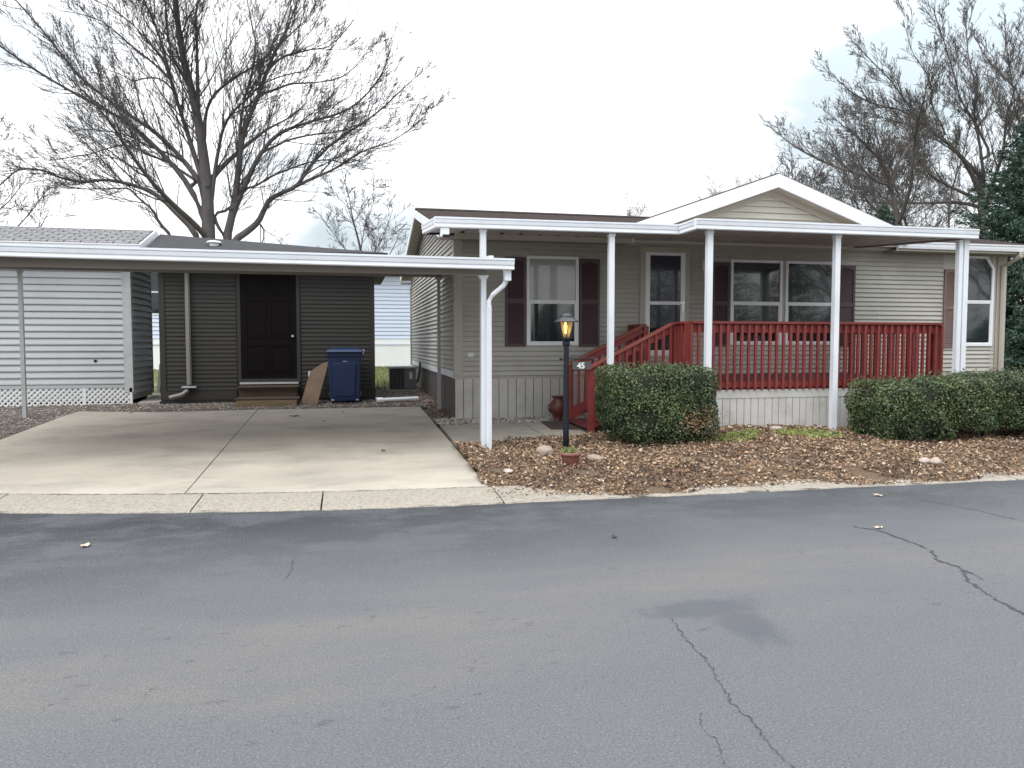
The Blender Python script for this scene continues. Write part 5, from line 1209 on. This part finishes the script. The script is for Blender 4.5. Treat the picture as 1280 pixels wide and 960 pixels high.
EDGE_LIMBS = [
 (0.3,0.08,[(36.67, 6.28), (36.26, 10.54), (35.82, 13.46)]),
 (0.14,0.03,[(36.19, 12.22), (35.24, 15.01), (34.19, 15.81), (33.21, 16.39), (32.53, 17.16)]),
 (0.1,0.03,[(35.84, 13.05), (34.9, 13.41), (34.8, 15.73), (34.41, 17.64), (34.16, 18.77)]),
 (0.1,0.03,[(35.82, 13.46), (35.6, 15.96), (35.31, 18.01), (34.94, 19.41)]),
 (0.1,0.03,[(35.96, 12.63), (34.41, 12.96), (33.51, 13.94), (33.12, 14.95)]),
]
BT = limb_tree('bare_tree', BIG_LIMBS, 27, 'huge bare spreading tree rising behind the dark storage shed', 21, M['bark'], .8, .85, 2.8, .0064, 2, .185, .76)
limb_tree('bare_tree', RIGHT_LIMBS, 30, 'bare tree with limbs sweeping left behind the right end of the house', 22, M['barkr'], .5, .85, 2.6, .0085, 3, .17, .68)
limb_tree('bare_tree', LEAN_LIMBS, 27, 'small crooked bare tree just right of the porch gable', 23, M['barkr'], .3, .8, 1.9, .0080, 2, .18, .7)
limb_tree('bare_tree', EDGE_LIMBS, 34, 'bare tree rising above the dark spruce at the right edge', 24, M['barkr'], .5, .85, 2.4, .0095, 3, .2, .7)
auto_tree('bare_tree', 1.4, 40, 9.6, .16, 'slender bare tree seen between the big tree and the tan house', 31, M['bark'], 10, .011, None, .02)
auto_tree('bare_tree', -16.0, 40, 10.8, .18, 'small bare tree above the white shed at the left edge', 35, M['bark'], 9, .011, None, .05)
auto_tree('distant_tree', 25.5, 62, 12.5, .2, 'faint distant bare tree just left of the porch gable', 41, M['barkfar'], 9, .02, 'faint bare trees beyond the roof line')
auto_tree('distant_tree', 28.5, 64, 13.0, .2, 'faint distant bare tree behind the left gable slope', 42, M['barkfar'], 9, .02, 'faint bare trees beyond the roof line')
auto_tree('distant_tree', 34.2, 62, 15.2, .2, 'faint distant bare tree behind the gable peak', 43, M['barkfar'], 9, .02, 'faint bare trees beyond the roof line')
auto_tree('thicket_tree', 24.5, 38, 10.5, .12, 'thin bare sapling right of the gable, lowest of the thicket', 51, M['barkr'], 12, .012, 'bare saplings behind the house roof')
auto_tree('thicket_tree', 28.0, 37, 12.5, .13, 'thin bare sapling in the thicket under the sweeping limbs', 52, M['barkr'], 14, .012, 'bare saplings behind the house roof')
auto_tree('thicket_tree', 30.4, 38, 13.5, .14, 'dense bare sapling beside the big leaning limbs', 53, M['barkr'], 15, .012, 'bare saplings behind the house roof')
auto_tree('thicket_tree', 32.4, 37, 14.5, .15, 'tall bare sapling close to the spruce', 54, M['barkr'], 15, .012, 'bare saplings behind the house roof')
auto_tree('thicket_tree', 26.2, 40, 11.5, .13, 'twiggy bare sapling near the crooked tree', 55, M['barkr'], 14, .012, 'bare saplings behind the house roof')

# ============================================================ spruce
def spruce(name, x, y, h, rb, label, seed, n=1.0, group=None):
    rng = np.random.RandomState(seed); z0 = gz(0, y)-.1 if y > 0 else 0; T = thing(name, (x, y, z0), label, 'tree', group)
    MB().tube([(x, y, z0), (x, y, z0+h*.5), (x, y, z0+h*.99)], [h*.022, h*.014, .02], 8).build('trunk', M['bark'], T, True)
    Ps, Ns, Ts, Ss = [], [], [], []; z = .05*h; k = 0
    while z < h*.985:
        t = z/h; R_ = rb*(1-t)**.85+.08; nb = max(4, int(5+R_*3.2))
        for b in range(nb):
            a = 6.283*(b+rng.uniform(-.3, .3))/nb+k*.7; rr = R_*rng.uniform(.72, 1.12); droop = rng.uniform(.12, .34)
            m_ = int(rr*62*n)+6; s = rng.uniform(.12, 1, m_)**.7; lat = rng.normal(size=m_)*.17*rr**.5*(1.1-s*.7)
            px_ = x+np.cos(a)*rr*s-np.sin(a)*lat; py_ = y+np.sin(a)*rr*s+np.cos(a)*lat
            pz_ = z0+z-droop*rr*s+.22*rr*s**3+rng.normal(size=m_)*.045-np.abs(lat)*.35
            Ps.append(np.stack([px_, py_, pz_], 1)); Ns.append(rng.normal(size=(m_, 3))*.8+[0, 0, .7])
            tt = np.stack([np.cos(a)+rng.normal(size=m_)*.55, np.sin(a)+rng.normal(size=m_)*.55, rng.normal(size=m_)*.35-.05], 1); Ts.append(tt); Ss.append(rng.uniform(.09, .20, m_))
        z += h*.021; k += 1
    P, N, TT, S_ = map(np.concatenate, (Ps, Ns, Ts, Ss))
    leaves('crown', P, N, S_, [M['spruce%d' % i] for i in range(4)], [.42, .36, .20, .02], T, .15, .04, TT); return T
spruce('spruce_tree', 23.3, 21.8, 9.6, 5.2, 'large dark blue green spruce at the right edge behind the house', 61, 1.5)
spruce('spruce_tree', 20.2, 25.5, 6.6, 2.1, 'small paler conifer between the house roof and the large spruce', 62, 1.2)
spruce('spruce_tree', 19.6, 17.0, 4.6, 2.4, 'low spreading conifer under the right hand eave', 63, 1.3)
# street planting across the road, seen only as reflections in the windows
hg = 'evergreens across the road mirrored in the windows'
for i, (x, y, h, r) in enumerate([(19.0, -18, 9.5, 3.2), (23.8, -18.5, 10.5, 3.6), (5.6, -19, 4.0, 2.4), (8.6, -19.5, 3.8, 2.4), (12.0, -19, 4.1, 2.6), (14.5, -18.5, 5.5, 2.6), (28.2, -18, 9.0, 3.4), (1, -19, 3.9, 3.0), (38, -19, 3.5, 3.0), (43.5, -18, 3.3, 3.2), (33, -20, 4.5, 3.0)]):
    spruce('roadside_evergreen', x, y, h, r, ['tall evergreen mirrored in the storm door', 'tall evergreen mirrored in the left pane of the twin window', 'low evergreen mirrored in the lower sash by the carport', 'bushy low evergreen mirrored beside the lamp post', 'low evergreen mirrored right of the left window', 'medium evergreen mirrored near the door', 'medium evergreen mirrored in the right pane of the twin window', 'low evergreen mirrored left of the first window', 'low evergreen mirrored in the lower sash of the clipped corner window', 'rightmost low evergreen across the road', 'evergreen mirrored between the twin window and the clipped corner window'][i], 70+i, .35, hg)
def clone(o, loc, rz_, label):
    r = o.copy(); COL.objects.link(r); r.location = loc; r.rotation_euler = (0, 0, rz_); r['label'] = label
    for ch in o.children: c = ch.copy(); COL.objects.link(c); c.parent = r
    return r
clone(BT, (38, -26, -.2), R(40), 'bare spreading tree mirrored in the twin porch window')
clone(BT, (42, -15, -.2), R(200), 'bare spreading tree mirrored in the clipped corner window')
up_ = thing('utility_pole', (11.1, -14, 0), 'dark street pole mirrored in the window by the carport', 'pole')
MB().tube([(11.1, -14, 0), (11.1, -14, 8)], [.24, .2], 10).build('pole', M['black'], up_)
MB().bar((11.1, -14, 7.4), (11.1, -12.6, 7.6), .08, .08).build('arm', M['black'], up_)
